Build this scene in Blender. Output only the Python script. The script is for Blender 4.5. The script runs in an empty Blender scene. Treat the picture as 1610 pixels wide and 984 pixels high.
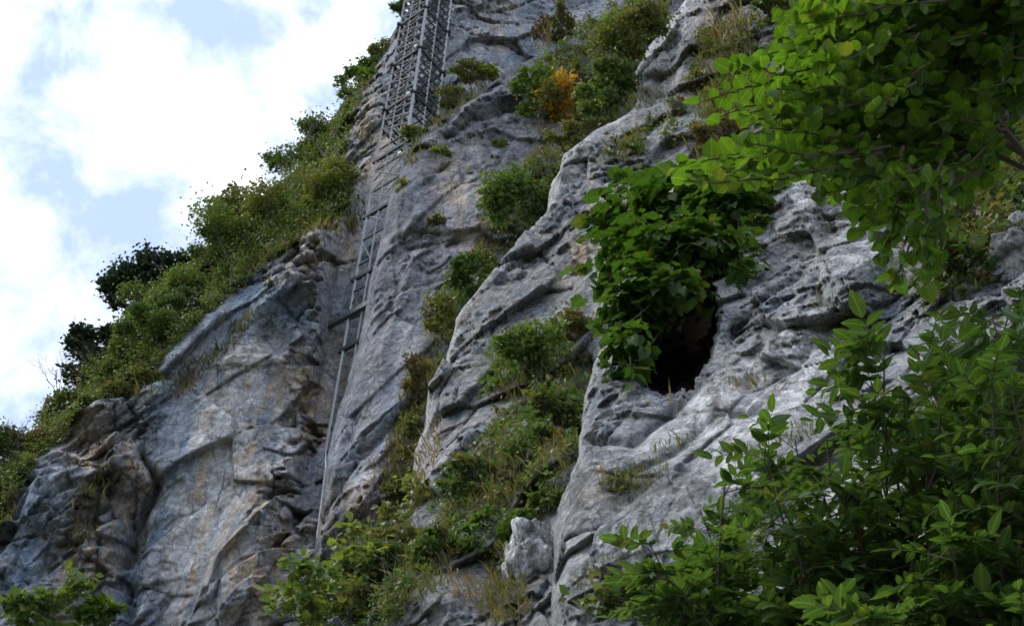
import bpy, math, random
import numpy as np

random.seed(7)
RNG = np.random.default_rng(7)
S = bpy.context.scene
C = S.collection

# ------------------------------------------------------------------ camera
FPX, CX, CY = 1726.0, 805.0, 492.0          # focal length and centre, in photo pixels
PITCH, ROLL = math.radians(45), math.radians(1.6)
CAM = np.array([0.0, 0.0, 1.65])
_F = np.array([0, math.cos(PITCH), math.sin(PITCH)])
_R0 = np.array([1.0, 0, 0])
_U0 = np.array([0, -math.sin(PITCH), math.cos(PITCH)])
_R = math.cos(ROLL) * _R0 + math.sin(ROLL) * _U0
_U = -math.sin(ROLL) * _R0 + math.cos(ROLL) * _U0
cd = bpy.data.cameras.new('camera')
cam = bpy.data.objects.new('camera', cd)
C.objects.link(cam)
import mathutils
cam.matrix_world = mathutils.Matrix(((_R[0], _U[0], -_F[0], CAM[0]), (_R[1], _U[1], -_F[1], CAM[1]),
                                     (_R[2], _U[2], -_F[2], CAM[2]), (0, 0, 0, 1)))
cd.sensor_fit = 'HORIZONTAL'
cd.sensor_width = 36
cd.lens = FPX / 1610 * 36
cd.clip_start = 0.05
cd.clip_end = 3000
S.camera = cam


def ray(px, py):
    x = (np.asarray(px, float) - CX) / FPX
    y = -(np.asarray(py, float) - CY) / FPX
    return _F + x[..., None] * _R + y[..., None] * _U


def P(px, py, d):
    return CAM + np.asarray(d, float)[..., None] * ray(px, py)


def hz(px, py, H):                           # z-depth of the point of that ray at horizontal distance H
    v = ray(px, py)
    return H / np.hypot(v[..., 0], v[..., 1])


def unit(v):
    return v / (np.linalg.norm(v, axis=-1, keepdims=True) + 1e-12)


# ------------------------------------------------------------------ sky, sun, exposure
SUN_EL, SUN_AZ = math.radians(56), math.radians(-88)      # azimuth from +Y, clockwise
w = bpy.data.worlds.new('World')
S.world = w
w.use_nodes = True
nt = w.node_tree
nt.nodes.clear()


def N(tree, kind, **kw):
    n = tree.nodes.new(kind)
    for k, v in kw.items():
        if k.startswith('i_'):
            n.inputs[k[2:].replace('_', ' ')].default_value = v
        else:
            setattr(n, k, v)
    return n


def L(tree, a, b):
    tree.links.new(a, b)


def math_node(tree, op, a, b=None, clamp=False):
    n = tree.nodes.new('ShaderNodeMath')
    n.operation = op
    n.use_clamp = clamp
    for i, v in enumerate((a, b)):
        if v is None:
            continue
        if isinstance(v, (int, float)):
            n.inputs[i].default_value = v
        else:
            tree.links.new(v, n.inputs[i])
    return n.outputs[0]


def ramp(tree, fac, stops, interp='LINEAR'):
    n = tree.nodes.new('ShaderNodeValToRGB')
    n.color_ramp.interpolation = interp
    e = n.color_ramp.elements
    while len(e) < len(stops):
        e.new(0.5)
    for el, (p, c) in zip(e, stops):
        el.position = p
        el.color = (c, c, c, 1) if isinstance(c, (int, float)) else (*c, 1)
    tree.links.new(fac, n.inputs[0])
    return n.outputs[0]


def mixc(tree, fac, a, b, blend='MIX'):
    n = tree.nodes.new('ShaderNodeMix')
    n.data_type = 'RGBA'
    n.blend_type = blend
    for sock, v in ((n.inputs[0], fac), (n.inputs[6], a), (n.inputs[7], b)):
        if isinstance(v, (int, float)):
            sock.default_value = v
        elif isinstance(v, tuple):
            sock.default_value = (*v, 1)
        else:
            tree.links.new(v, sock)
    return n.outputs[2]


sky = N(nt, 'ShaderNodeTexSky', sky_type='NISHITA', sun_disc=False, sun_elevation=SUN_EL, sun_rotation=SUN_AZ,
        altitude=900, air_density=1.0, dust_density=1.6, ozone_density=1.2)
tc = N(nt, 'ShaderNodeTexCoord')
nz = N(nt, 'ShaderNodeTexNoise', noise_dimensions='3D')
nz.inputs['Scale'].default_value = 11
nz.inputs['Detail'].default_value = 10
nz.inputs['Roughness'].default_value = 0.63
nz.inputs['Distortion'].default_value = 0.25
L(nt, tc.outputs['Generated'], nz.inputs['Vector'])
dens = math_node(nt, 'ADD', math_node(nt, 'MULTIPLY', math_node(nt, 'SUBTRACT', nz.outputs[0], 0.5), 3.8), 0.40)
# cloud banks (positive) and the blue gaps between them (negative)
for bx, by, br, bw in [(290, 130, 150, .55), (330, 270, 130, .6), (190, 60, 90, .3), (530, 90, 100, .75), (470, 180, 60, .2),
                       (150, 430, 110, .3), (20, 30, 60, .35), (20, 330, 50, .3), (170, 250, 70, .2), (560, 0, 80, .6),
                       (70, 115, 75, -.75), (165, 90, 50, -.35), (330, 20, 75, -.8), (395, 60, 60, -.5), (402, 140, 46, -.75),
                       (405, 210, 40, -.75), (430, 255, 36, -.5), (480, 15, 50, -.45), (500, 150, 40, -.5), (65, 285, 60, -.6),
                       (200, 330, 50, -.6), (10, 210, 50, -.4), (130, 190, 40, -.3), (40, 560, 120, -.55), (30, 640, 90, -.4)]:
    d0 = unit(ray(bx, by))
    vm = N(nt, 'ShaderNodeVectorMath', operation='DISTANCE')
    L(nt, tc.outputs['Generated'], vm.inputs[0])
    vm.inputs[1].default_value = tuple(d0)
    mr = N(nt, 'ShaderNodeMapRange', interpolation_type='SMOOTHSTEP')
    mr.inputs['From Min'].default_value = 0
    mr.inputs['From Max'].default_value = br * 1.35 / FPX
    mr.inputs['To Min'].default_value = bw * (.62 if bw > 0 else .62)
    mr.inputs['To Max'].default_value = 0
    L(nt, vm.outputs['Value'], mr.inputs['Value'])
    dens = math_node(nt, 'ADD', dens, mr.outputs[0])
cl = ramp(nt, dens, [(0.0, 0.0), (0.3, 0.2), (0.7, 0.55), (1.1, 1.0)])
skyc = mixc(nt, 0.85, sky.outputs[0], (4.2, 5.35, 7.9))
skyv = mixc(nt, cl, skyc, (10.6, 10.9, 11.3))
bg = N(nt, 'ShaderNodeBackground')
bg.inputs['Strength'].default_value = 0.08
L(nt, skyv, bg.inputs['Color'])
ow = N(nt, 'ShaderNodeOutputWorld')
L(nt, bg.outputs[0], ow.inputs[0])

sl = bpy.data.lights.new('sun', 'SUN')
sl.energy = 1.7
sl.angle = math.radians(26)
sl.color = (1.0, 0.965, 0.92)
sun = bpy.data.objects.new('sun', sl)
C.objects.link(sun)
sd = mathutils.Vector((math.sin(SUN_AZ) * math.cos(SUN_EL), math.cos(SUN_AZ) * math.cos(SUN_EL), math.sin(SUN_EL)))
sun.rotation_euler = sd.to_track_quat('Z', 'Y').to_euler()

S.view_settings.view_transform = 'Standard'
S.view_settings.look = 'None'
S.view_settings.gamma = 1
S.view_settings.use_curve_mapping = False
S.view_settings.exposure = 1.02
S.render.engine = 'CYCLES'
S.cycles.max_bounces = 8
S.cycles.transmission_bounces = 6
S.cycles.filter_width = 1.6
S.cycles.use_denoising = True
S.cycles.denoising_prefilter = 'ACCURATE'
S.cycles.denoising_input_passes = 'RGB_ALBEDO_NORMAL'
S.cycles.sample_clamp_direct = 5
S.cycles.sample_clamp_indirect = 1.5


# ------------------------------------------------------------------ noise
def _hash(ix, iy, iz, seed):
    h = (ix.astype(np.uint32) * np.uint32(374761393) + iy.astype(np.uint32) * np.uint32(668265263)
         + iz.astype(np.uint32) * np.uint32(2147483647) + np.uint32(seed * 974634541 & 0xffffffff))
    h = (h ^ (h >> np.uint32(13))) * np.uint32(1274126177)
    h = (h ^ (h >> np.uint32(16))) * np.uint32(2246822519)
    return h ^ (h >> np.uint32(15))


_G = unit(np.random.default_rng(3).normal(size=(256, 3))).astype(np.float32)


def perlin(p, seed=0):
    p = p.astype(np.float32)
    i = np.floor(p).astype(np.int64)
    f = p - i
    u = f * f * f * (f * (f * 6 - 15) + 10)
    out = np.zeros(len(p), np.float32)
    for dx in (0, 1):
        wx = u[:, 0] if dx else 1 - u[:, 0]
        for dy in (0, 1):
            wy = u[:, 1] if dy else 1 - u[:, 1]
            for dz in (0, 1):
                wz = u[:, 2] if dz else 1 - u[:, 2]
                g = _G[_hash(i[:, 0] + dx, i[:, 1] + dy, i[:, 2] + dz, seed) & np.uint32(255)]
                out += wx * wy * wz * ((f[:, 0] - dx) * g[:, 0] + (f[:, 1] - dy) * g[:, 1] + (f[:, 2] - dz) * g[:, 2])
    return out * 1.6


def fbm(p, oct=4, seed=0, gain=0.5, ridged=False):
    a, s, o = 1.0, 0.0, 0
    f = 1.0
    for k in range(oct):
        n = perlin(p * f + k * 17.3, seed + k)
        if ridged:
            n = 1 - 2 * np.abs(n)
        o = o + a * n
        s += a
        a *= gain
        f *= 2.03
    return o / s


def facets(p, seed=0, soft=16.0):
    """chunks with flat, tilted faces and sharp joints between them"""
    p = p.astype(np.float32)
    i = np.floor(p).astype(np.int64)
    ds, vs = [], []
    for dx in (-1, 0, 1):
        for dy in (-1, 0, 1):
            for dz in (-1, 0, 1):
                j = i + np.array([dx, dy, dz])
                h = _hash(j[:, 0], j[:, 1], j[:, 2], seed)
                r = np.stack([(h & np.uint32(1023)), (h >> np.uint32(10)) & np.uint32(1023), (h >> np.uint32(20)) & np.uint32(1023)], 1).astype(np.float32) / 1023
                d = p - (j + r).astype(np.float32)
                h2 = _hash(j[:, 0], j[:, 1], j[:, 2], seed + 91)
                ds.append(np.sqrt((d * d).sum(1)))
                vs.append(((h2 >> np.uint32(8)) & np.uint32(1023)).astype(np.float32) / 1023 - 0.5 + (d * _G[h2 & np.uint32(255)]).sum(1) * 0.9)
    ds = np.stack(ds)
    srt = np.partition(ds, 1, axis=0)[:2]
    wt = np.exp(-(ds - srt[0]) * soft)
    val = (wt * np.stack(vs)).sum(0) / wt.sum(0)
    return val, srt[1] - srt[0]


# ------------------------------------------------------------------ objects helpers
def tag(o, label=None, cat=None, group=None, kind=None):
    for k, v in (('label', label), ('category', cat), ('group', group), ('kind', kind)):
        if v:
            o[k] = v
    return o


def empty(name, loc, label, cat, group=None):
    o = bpy.data.objects.new(name, None)
    o.location = tuple(loc)
    o.empty_display_size = 0.2
    C.objects.link(o)
    return tag(o, label, cat, group)


def mesh_obj(name, V, polys, mat, parent=None, smooth=False, attr=None, joint=None):
    """polys: list of (n, k) index arrays"""
    polys0 = polys[0]
    V = np.asarray(V, np.float32)
    if parent is not None:
        V = V - np.array(parent.location, np.float32)
    me = bpy.data.meshes.new(name)
    me.vertices.add(len(V))
    me.vertices.foreach_set('co', V.ravel())
    polys = [np.asarray(q, np.int32) for q in polys if len(q)]
    nl = sum(q.size for q in polys)
    npoly = sum(len(q) for q in polys)
    me.loops.add(nl)
    me.polygons.add(npoly)
    me.loops.foreach_set('vertex_index', np.concatenate([q.ravel() for q in polys]))
    tot = np.concatenate([np.full(len(q), q.shape[1], np.int32) for q in polys])
    st = np.concatenate([[0], np.cumsum(tot)[:-1]]).astype(np.int32)
    me.polygons.foreach_set('loop_start', st)
    me.polygons.foreach_set('use_smooth', np.full(npoly, smooth))
    if attr is not None:
        a = me.attributes.new('stain', 'FLOAT_COLOR', 'POINT')
        a.data.foreach_set('color', np.asarray(attr, np.float32).ravel())
    if attr is None and name in ('foliage', 'crown') and id(polys0) in LEAF_UV:
        a = me.attributes.new('leaf', 'FLOAT_VECTOR', 'POINT')
        a.data.foreach_set('vector', LEAF_UV[id(polys0)].astype(np.float32).ravel())
    if joint is not None:
        a = me.attributes.new('joint', 'FLOAT', 'POINT')
        a.data.foreach_set('value', np.asarray(joint, np.float32).ravel())
    me.update(calc_edges=True)
    me.validate()
    for m in (mat if isinstance(mat, (list, tuple)) else [mat]):
        me.materials.append(m)
    o = bpy.data.objects.new(name, me)
    C.objects.link(o)
    if parent is not None:
        o.parent = parent
    return o


class MB:
    def __init__(s):
        s.v, s.p, s.n = [], {}, 0

    def add(s, V, F):
        V = np.asarray(V, float)
        F = np.asarray(F, int)
        s.v.append(V)
        s.p.setdefault(F.shape[1], []).append(F + s.n)
        s.n += len(V)

    def tube(s, pts, radii, k=5):
        pts = np.asarray(pts, float)
        n = len(pts)
        radii = np.broadcast_to(np.asarray(radii, float), (n,))
        t = unit(np.gradient(pts, axis=0))
        ref = np.array([0.31, 0.17, 0.93]) if abs(t[0, 2]) < .9 else np.array([1.0, .1, 0])
        a = unit(np.cross(t, ref))
        b = np.cross(t, a)
        ang = np.arange(k) * 2 * math.pi / k
        V = (pts[:, None] + radii[:, None, None] * (np.cos(ang)[None, :, None] * a[:, None] + np.sin(ang)[None, :, None] * b[:, None])).reshape(-1, 3)
        F = [(i * k + j, i * k + (j + 1) % k, (i + 1) * k + (j + 1) % k, (i + 1) * k + j) for i in range(n - 1) for j in range(k)]
        s.add(V, F)
        s.p.setdefault(k, []).append(np.array([list(range(s.n - len(V), s.n - len(V) + k))[::-1], list(range(s.n - k, s.n))]))

    def bar(s, a, b, wd, ht=None, up=(0, 0, 1)):
        a, b = np.asarray(a, float), np.asarray(b, float)
        ht = ht or wd
        t = unit(b - a)
        up = np.asarray(up, float)
        if abs(t @ up) > .95:
            up = np.array([1.0, 0.2, 0])
        x = unit(np.cross(t, up)) * wd / 2
        y = unit(np.cross(x, t)) * ht / 2
        V = [a - x - y, a + x - y, a + x + y, a - x + y, b - x - y, b + x - y, b + x + y, b - x + y]
        s.add(V, [(3, 2, 1, 0), (4, 5, 6, 7), (0, 1, 5, 4), (1, 2, 6, 5), (2, 3, 7, 6), (3, 0, 4, 7)])

    def build(s, name, mat, parent=None, smooth=False):
        return mesh_obj(name, np.concatenate(s.v), [np.concatenate(q) for q in s.p.values()], mat, parent, smooth)


# ------------------------------------------------------------------ materials
def newmat(name):
    m = bpy.data.materials.new(name)
    m.use_nodes = True
    t = m.node_tree
    b = t.nodes['Principled BSDF']
    return m, t, b


def noise(t, vec, scale, detail=4, rough=.55, dist=0):
    n = t.nodes.new('ShaderNodeTexNoise')
    n.inputs['Scale'].default_value = scale
    n.inputs['Detail'].default_value = detail
    n.inputs['Roughness'].default_value = rough
    n.inputs['Distortion'].default_value = dist
    t.links.new(vec, n.inputs['Vector'])
    return n.outputs[0]


def rock_material(name, sc, dark, mid, light, tan=(.52, .405, .28), blue=(.185, .25, .335), bump=0.5, streak=.6, speck=.5):
    """limestone; sc = feature size in metres; stain attribute: R blue seepage, G ochre, B pale calcite, A soil"""
    m, t, b = newmat(name)
    geo = t.nodes.new('ShaderNodeNewGeometry')
    mp = t.nodes.new('ShaderNodeVectorMath')
    mp.operation = 'SCALE'
    mp.inputs['Scale'].default_value = 1 / sc
    L(t, geo.outputs['Position'], mp.inputs[0])
    p = mp.outputs[0]
    at = t.nodes.new('ShaderNodeAttribute')
    at.attribute_name = 'stain'
    sep = t.nodes.new('ShaderNodeSeparateColor')
    L(t, at.outputs['Color'], sep.inputs[0])
    base = ramp(t, noise(t, p, .8, 9, .68, .5), [(.37, dark), (.46, mid), (.53, mid), (.64, light)])
    base2 = ramp(t, noise(t, p, 3.1, 8, .72, .7), [(.36, dark), (.48, mid), (.54, mid), (.64, light)])
    base = mixc(t, .5, base, base2)
    # seepage streaks run down the face
    sm = t.nodes.new('ShaderNodeMapping')
    sm.inputs['Scale'].default_value = (3.0, 3.0, .24)
    L(t, p, sm.inputs[0])
    st = noise(t, sm.outputs[0], 1.0, 6, .65, .35)
    stw = ramp(t, st, [(.40, 0.0), (.54, 1.0)])
    # ochre and blue stains
    nb = ramp(t, noise(t, p, 1.7, 6, .65, .6), [(.36, 0.0), (.6, 1.0)])
    fb = math_node(t, 'MULTIPLY', sep.outputs[0], math_node(t, 'ADD', math_node(t, 'MULTIPLY', stw, .75), .25), True)
    col = mixc(t, fb, base, blue)
    stw2 = ramp(t, noise(t, sm.outputs[0], 1.9, 5, .6, .2), [(.44, 0.0), (.56, 1.0)])
    ft = math_node(t, 'MULTIPLY', sep.outputs[1], math_node(t, 'ADD', math_node(t, 'MULTIPLY', nb, .35), math_node(t, 'MULTIPLY', stw2, .85)), True)
    col = mixc(t, ft, col, tan)
    fw0 = math_node(t, 'ADD', math_node(t, 'MULTIPLY', noise(t, p, 2.3, 7, .7, .5), .45), math_node(t, 'MULTIPLY', noise(t, sm.outputs[0], 1.5, 6, .65, .3), .55))
    fw = math_node(t, 'MULTIPLY', sep.outputs[2], ramp(t, fw0, [(.43, 0.0), (.53, 1.0)]), True)
    col = mixc(t, fw, col, tuple(min(.62, c * 1.55) for c in light))
    # dark water marks
    dk = math_node(t, 'MULTIPLY', ramp(t, noise(t, sm.outputs[0], 2.6, 6, .7, .3), [(.52, 0.0), (.70, 1.0)]), streak, True)
    col = mixc(t, dk, col, tuple(c * .55 for c in dark))
    # dirt settled in the joints
    aj = t.nodes.new('ShaderNodeAttribute')
    aj.attribute_name = 'joint'
    fj = math_node(t, 'MULTIPLY', aj.outputs['Fac'], ramp(t, noise(t, p, 4, 5, .7), [(.35, .1), (.6, .95)]), True)
    col = mixc(t, fj, col, tuple(c * .45 for c in dark))
    # lichen specks and grain
    sp = math_node(t, 'MULTIPLY', ramp(t, noise(t, p, 9, 6, .75, .3), [(.54, 0.0), (.66, 1.0)]), speck, True)
    col = mixc(t, sp, col, tuple(c * .5 for c in dark))
    sp2 = math_node(t, 'MULTIPLY', ramp(t, noise(t, p, 14, 5, .7), [(.56, 0.0), (.68, 1.0)]), speck, True)
    col = mixc(t, sp2, col, tuple(min(.6, c * 1.35) for c in light))
    # fine mottling: weathered and fresh patches down to grain size
    mo = ramp(t, noise(t, p, 5.5, 12, .78, .4), [(.30, .48), (.45, 1.0), (.55, 1.3), (.68, 2.0)])
    col = mixc(t, 1.0, col, mo, 'MULTIPLY')
    mo2 = ramp(t, noise(t, p, 22, 8, .8, .2), [(.36, .62), (.5, 1.0), (.64, 1.38)])
    col = mixc(t, .8, col, mo2, 'MULTIPLY')
    # fissures filled with dark dirt
    cm = t.nodes.new('ShaderNodeMapping')
    cm.inputs['Rotation'].default_value = (.5, .35, .3)
    cm.inputs['Scale'].default_value = (1.0, 1.0, .5)
    L(t, p, cm.inputs[0])
    for vs, wd, amt, ms in ((1.3, .020, .85, 1.1), (3.4, .030, .75, 2.0), (8.0, .045, .55, 3.3)):
        wn = t.nodes.new('ShaderNodeTexNoise')
        wn.inputs['Scale'].default_value = vs * 2.2
        wn.inputs['Detail'].default_value = 5
        wn.inputs['Roughness'].default_value = .65
        L(t, cm.outputs[0], wn.inputs['Vector'])
        wa = t.nodes.new('ShaderNodeVectorMath')
        wa.operation = 'MULTIPLY_ADD'
        wa.inputs[1].default_value = (.30 / vs,) * 3
        L(t, wn.outputs['Color'], wa.inputs[0])
        L(t, cm.outputs[0], wa.inputs[2])
        ve = t.nodes.new('ShaderNodeTexVoronoi')
        ve.feature = 'DISTANCE_TO_EDGE'
        ve.inputs['Scale'].default_value = vs
        L(t, wa.outputs[0], ve.inputs['Vector'])
        ln = math_node(t, 'SUBTRACT', 1, math_node(t, 'DIVIDE', ve.outputs['Distance'], wd), True)
        mk = ramp(t, noise(t, p, ms, 4, .6), [(.47, 0.0), (.58, 1.0)])
        col = mixc(t, math_node(t, 'MULTIPLY', math_node(t, 'MULTIPLY', ln, mk), amt), col, tuple(c * .3 for c in dark))
    # soil and moss on ledges
    so = mixc(t, noise(t, p, 5, 4), (.05, .042, .025), (.06, .07, .025))
    fs = math_node(t, 'MULTIPLY', at.outputs['Alpha'], ramp(t, noise(t, p, 3, 6, .7), [(.25, 0.0), (.45, 1.0)]), True)
    col = mixc(t, fs, col, so)
    L(t, col, b.inputs['Base Color'])
    b.inputs['Roughness'].default_value = .93
    b.inputs['Specular IOR Level'].default_value = .18
    # fissures
    vo = t.nodes.new('ShaderNodeTexVoronoi')
    vo.feature = 'DISTANCE_TO_EDGE'
    vo.inputs['Scale'].default_value = 2.6
    wv = t.nodes.new('ShaderNodeVectorMath')
    wv.operation = 'MULTIPLY_ADD'
    wv.inputs[1].default_value = (.22, .22, .22)
    nn = t.nodes.new('ShaderNodeTexNoise')
    nn.inputs['Scale'].default_value = 2.2
    nn.inputs['Detail'].default_value = 4
    L(t, p, nn.inputs['Vector'])
    L(t, p, wv.inputs[2])
    L(t, nn.outputs['Color'], wv.inputs[0])
    L(t, wv.outputs[0], vo.inputs['Vector'])
    h = math_node(t, 'ADD', noise(t, p, 7, 9, .72, .1), math_node(t, 'MULTIPLY', math_node(t, 'MINIMUM', vo.outputs['Distance'], .07), 2.0))
    bm = t.nodes.new('ShaderNodeBump')
    bm.inputs['Strength'].default_value = bump
    bm.inputs['Distance'].default_value = sc * .16
    L(t, h, bm.inputs['Height'])
    L(t, bm.outputs[0], b.inputs['Normal'])
    return m


def leaf_material(name, c1, c2, c3=None, trans=.35, rough=.5, spec=.35, veins=0):
    m, t, b = newmat(name)
    g = t.nodes.new('ShaderNodeNewGeometry')
    stops = [(0.0, c1), (.75, c2), (1.0, c3 or c2)]
    col = ramp(t, g.outputs['Random Per Island'], stops)
    # slight mottling
    n = noise(t, g.outputs['Position'], 9, 3)
    col = mixc(t, .5, col, mixc(t, n, tuple(x * .75 for x in c1), tuple(min(1, x * 1.25) for x in c2)))
    if veins:
        at = t.nodes.new('ShaderNodeAttribute')
        at.attribute_name = 'leaf'
        sp = t.nodes.new('ShaderNodeSeparateXYZ')
        L(t, at.outputs['Vector'], sp.inputs[0])
        au = math_node(t, 'ABSOLUTE', sp.outputs[0])
        mid = math_node(t, 'SUBTRACT', 1, math_node(t, 'MULTIPLY', au, 24), True)
        ph = math_node(t, 'MULTIPLY', math_node(t, 'SUBTRACT', sp.outputs[1], math_node(t, 'MULTIPLY', au, .75)), 7.5)
        fr = math_node(t, 'ABSOLUTE', math_node(t, 'SUBTRACT', math_node(t, 'FRACT', ph), .5))
        side = math_node(t, 'SUBTRACT', 1, math_node(t, 'MULTIPLY', fr, 7), True)
        v = math_node(t, 'MAXIMUM', mid, math_node(t, 'MULTIPLY', side, .5))
        blotch = ramp(t, noise(t, g.outputs['Position'], 32, 4, .6), [(.35, 0.0), (.7, 1.0)])
        col = mixc(t, math_node(t, 'MULTIPLY', blotch, .45), col, tuple(x * .62 for x in c1))
        # a few leaves yellowed or browned, mostly at the edge
        old = ramp(t, sp.outputs[2], [(.90, 0.0), (.97, .55), (1.0, .8)])
        col = mixc(t, math_node(t, 'MULTIPLY', old, ramp(t, noise(t, g.outputs['Position'], 18, 3), [(.4, .2), (.6, 1.0)])), col, (.17, .15, .03))
        spot = ramp(t, noise(t, g.outputs['Position'], 75, 2, .5), [(.68, 0.0), (.72, .7)])
        col = mixc(t, spot, col, (.07, .05, .02))
        col = mixc(t, math_node(t, 'MULTIPLY', v, veins), col, tuple(min(1, x * 1.9 + .015) for x in c2))
        bm = t.nodes.new('ShaderNodeBump')
        bm.inputs['Strength'].default_value = .5
        bm.inputs['Distance'].default_value = .004
        L(t, math_node(t, 'SUBTRACT', noise(t, g.outputs['Position'], 40, 3), v), bm.inputs['Height'])
        L(t, bm.outputs[0], b.inputs['Normal'])
    L(t, col, b.inputs['Base Color'])
    b.inputs['Roughness'].default_value = rough
    b.inputs['Specular IOR Level'].default_value = spec
    tr = t.nodes.new('ShaderNodeBsdfTranslucent')
    tcol = mixc(t, 1.0, col, (1.5, 1.45, .55), 'MULTIPLY')
    L(t, tcol, tr.inputs['Color'])
    mx = t.nodes.new('ShaderNodeMixShader')
    mx.inputs[0].default_value = trans
    L(t, b.outputs[0], mx.inputs[1])
    L(t, tr.outputs[0], mx.inputs[2])
    L(t, mx.outputs[0], t.nodes['Material Output'].inputs[0])
    return m


def plain(name, c, rough=.6, metal=0, var=.25, scale=6):
    m, t, b = newmat(name)
    g = t.nodes.new('ShaderNodeNewGeometry')
    n = noise(t, g.outputs['Position'], scale, 5)
    L(t, mixc(t, n, tuple(x * (1 - var) for x in c), tuple(min(1, x * (1 + var)) for x in c)), b.inputs['Base Color'])
    b.inputs['Roughness'].default_value = rough
    b.inputs['Metallic'].default_value = metal
    return m


M = {}
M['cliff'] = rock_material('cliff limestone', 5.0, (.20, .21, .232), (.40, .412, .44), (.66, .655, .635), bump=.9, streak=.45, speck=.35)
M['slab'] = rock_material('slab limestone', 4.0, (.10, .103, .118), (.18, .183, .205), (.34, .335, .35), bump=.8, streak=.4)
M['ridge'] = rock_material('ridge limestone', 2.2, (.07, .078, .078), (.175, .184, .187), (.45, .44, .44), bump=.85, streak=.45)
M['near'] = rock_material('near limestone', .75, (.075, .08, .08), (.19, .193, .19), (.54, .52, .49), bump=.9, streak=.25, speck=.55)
M['hollow_shade'] = plain('hollow shade soil', (.013, .010, .0085), .95, 0, .4, 9)  # near-black soil colour, paints the shade inside the hollow
M['hollow_shade'].node_tree.nodes['Principled BSDF'].inputs['Specular IOR Level'].default_value = 0.0
M['bark'] = plain('bark', (.075, .06, .045), .9, 0, .35, 14)
M['twig'] = plain('grey twig', (.12, .10, .085), .9, 0, .3, 14)
M['steel'] = plain('galvanised steel', (.36, .365, .375), .6, .15, .35, .8)
M['dark_steel'] = plain('dark painted steel', (.035, .04, .048), .85, 0, .3, 1.0)
M['brace_steel'] = plain('weathered steel', (.10, .105, .115), .75, 0, .4, .6)
M['beam_paint'] = plain('grey green paint', (.075, .095, .10), .5, .2, .25, 1.0)
M['white'] = plain('white enamel', (.8, .8, .8), .4, 0, .05, 3)
M['ground'] = plain('ground', (.10, .10, .055), .95, 0, .5, .5)
M['dark_green'] = leaf_material('dark evergreen leaves', (.016, .034, .020), (.034, .060, .030), (.05, .08, .04), .15)
M['green'] = leaf_material('green leaves', (.065, .115, .028), (.12, .185, .045), (.16, .20, .07), .38)
M['mid_green'] = leaf_material('mid green leaves', (.045, .085, .025), (.085, .14, .04), (.12, .16, .06), .36)
M['olive'] = leaf_material('olive leaves', (.09, .105, .034), (.15, .158, .055), (.21, .17, .08), .36)
M['yellow_green'] = leaf_material('yellow green leaves', (.11, .16, .028), (.20, .25, .05), (.28, .26, .07), .4)
M['bright_green'] = leaf_material('bright green leaves', (.05, .11, .014), (.09, .17, .022), (.13, .20, .03), .38)
M['autumn'] = leaf_material('orange leaves', (.32, .15, .02), (.45, .27, .03), (.50, .34, .05), .4)
M['purple'] = leaf_material('purple brown leaves', (.06, .045, .05), (.11, .075, .075), (.10, .10, .05), .25)
M['rust'] = leaf_material('rust brown leaves', (.10, .065, .035), (.15, .10, .05), (.12, .11, .04), .25)
M['dry'] = leaf_material('dry grass', (.15, .115, .06), (.25, .19, .10), (.18, .17, .07), .35)
M['grass'] = leaf_material('olive grass', (.09, .10, .035), (.15, .15, .05), (.22, .18, .08), .35)
M['hazel'] = leaf_material('hazel leaves', (.048, .112, .011), (.088, .178, .018), (.12, .20, .026), .52, .42, veins=.5)
M['ivy'] = leaf_material('broad ivy leaves', (.026, .070, .010), (.054, .118, .018), (.09, .15, .028), .36, .42, .45, veins=.5)
M['ash'] = leaf_material('ash leaflets', (.036, .085, .018), (.072, .142, .032), (.11, .17, .045), .4, .42, .45, veins=.5)


# ------------------------------------------------------------------ rock layers
def tps(ctrl):
    c = np.array(ctrl, float)
    xy = c[:, :2] / 500
    val = 1 / hz(c[:, 0], c[:, 1], c[:, 2])
    n = len(c)
    r = np.linalg.norm(xy[:, None] - xy[None], axis=2)
    K = np.where(r > 0, r * r * np.log(r + 1e-12), 0) + np.eye(n) * .004
    A = np.zeros((n + 3, n + 3))
    A[:n, :n] = K
    A[:n, n] = 1
    A[:n, n + 1:] = xy
    A[n, :n] = 1
    A[n + 1:, :n] = xy.T
    w_ = np.linalg.solve(A, np.concatenate([val, [0, 0, 0]]))

    def f(px, py):
        q = np.stack([np.ravel(px), np.ravel(py)], 1) / 500
        o = w_[n] + q @ w_[n + 1:]
        for k in range(n):
            d2 = ((q - xy[k]) ** 2).sum(1)
            o = o + w_[k] * .5 * d2 * np.log(d2 + 1e-12)
        o = np.maximum(o, 1 / 220)
        return (1 / o).reshape(np.shape(px))
    return f


def seg_dist(px, py, poly):
    """distance to an open polyline and the sign of the side (positive right of travel in the picture)"""
    d = np.full(px.shape, 1e9)
    for (x0, y0), (x1, y1) in zip(poly[:-1], poly[1:]):
        ux, uy = x1 - x0, y1 - y0
        t = np.clip(((px - x0) * ux + (py - y0) * uy) / (ux * ux + uy * uy), 0, 1)
        d = np.minimum(d, np.hypot(px - x0 - t * ux, py - y0 - t * uy))
    return d


def in_poly(px, py, poly):
    c = np.zeros(px.shape, bool)
    n = len(poly)
    for i in range(n):
        x0, y0 = poly[i]
        x1, y1 = poly[(i + 1) % n]
        if y0 == y1:
            continue
        k = ((y0 > py) != (y1 > py)) & (px < (x1 - x0) * (py - y0) / (y1 - y0) + x0)
        c ^= k
    return c


def blob(px, py, x, y, rx, ry, ang=0):
    a = math.radians(ang)
    dx, dy = px - x, py - y
    u = (dx * math.cos(a) + dy * math.sin(a)) / rx
    v = (-dx * math.sin(a) + dy * math.cos(a)) / ry
    return np.clip(1.25 - np.sqrt(u * u + v * v), 0, 1) ** 1 * 1.0


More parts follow.
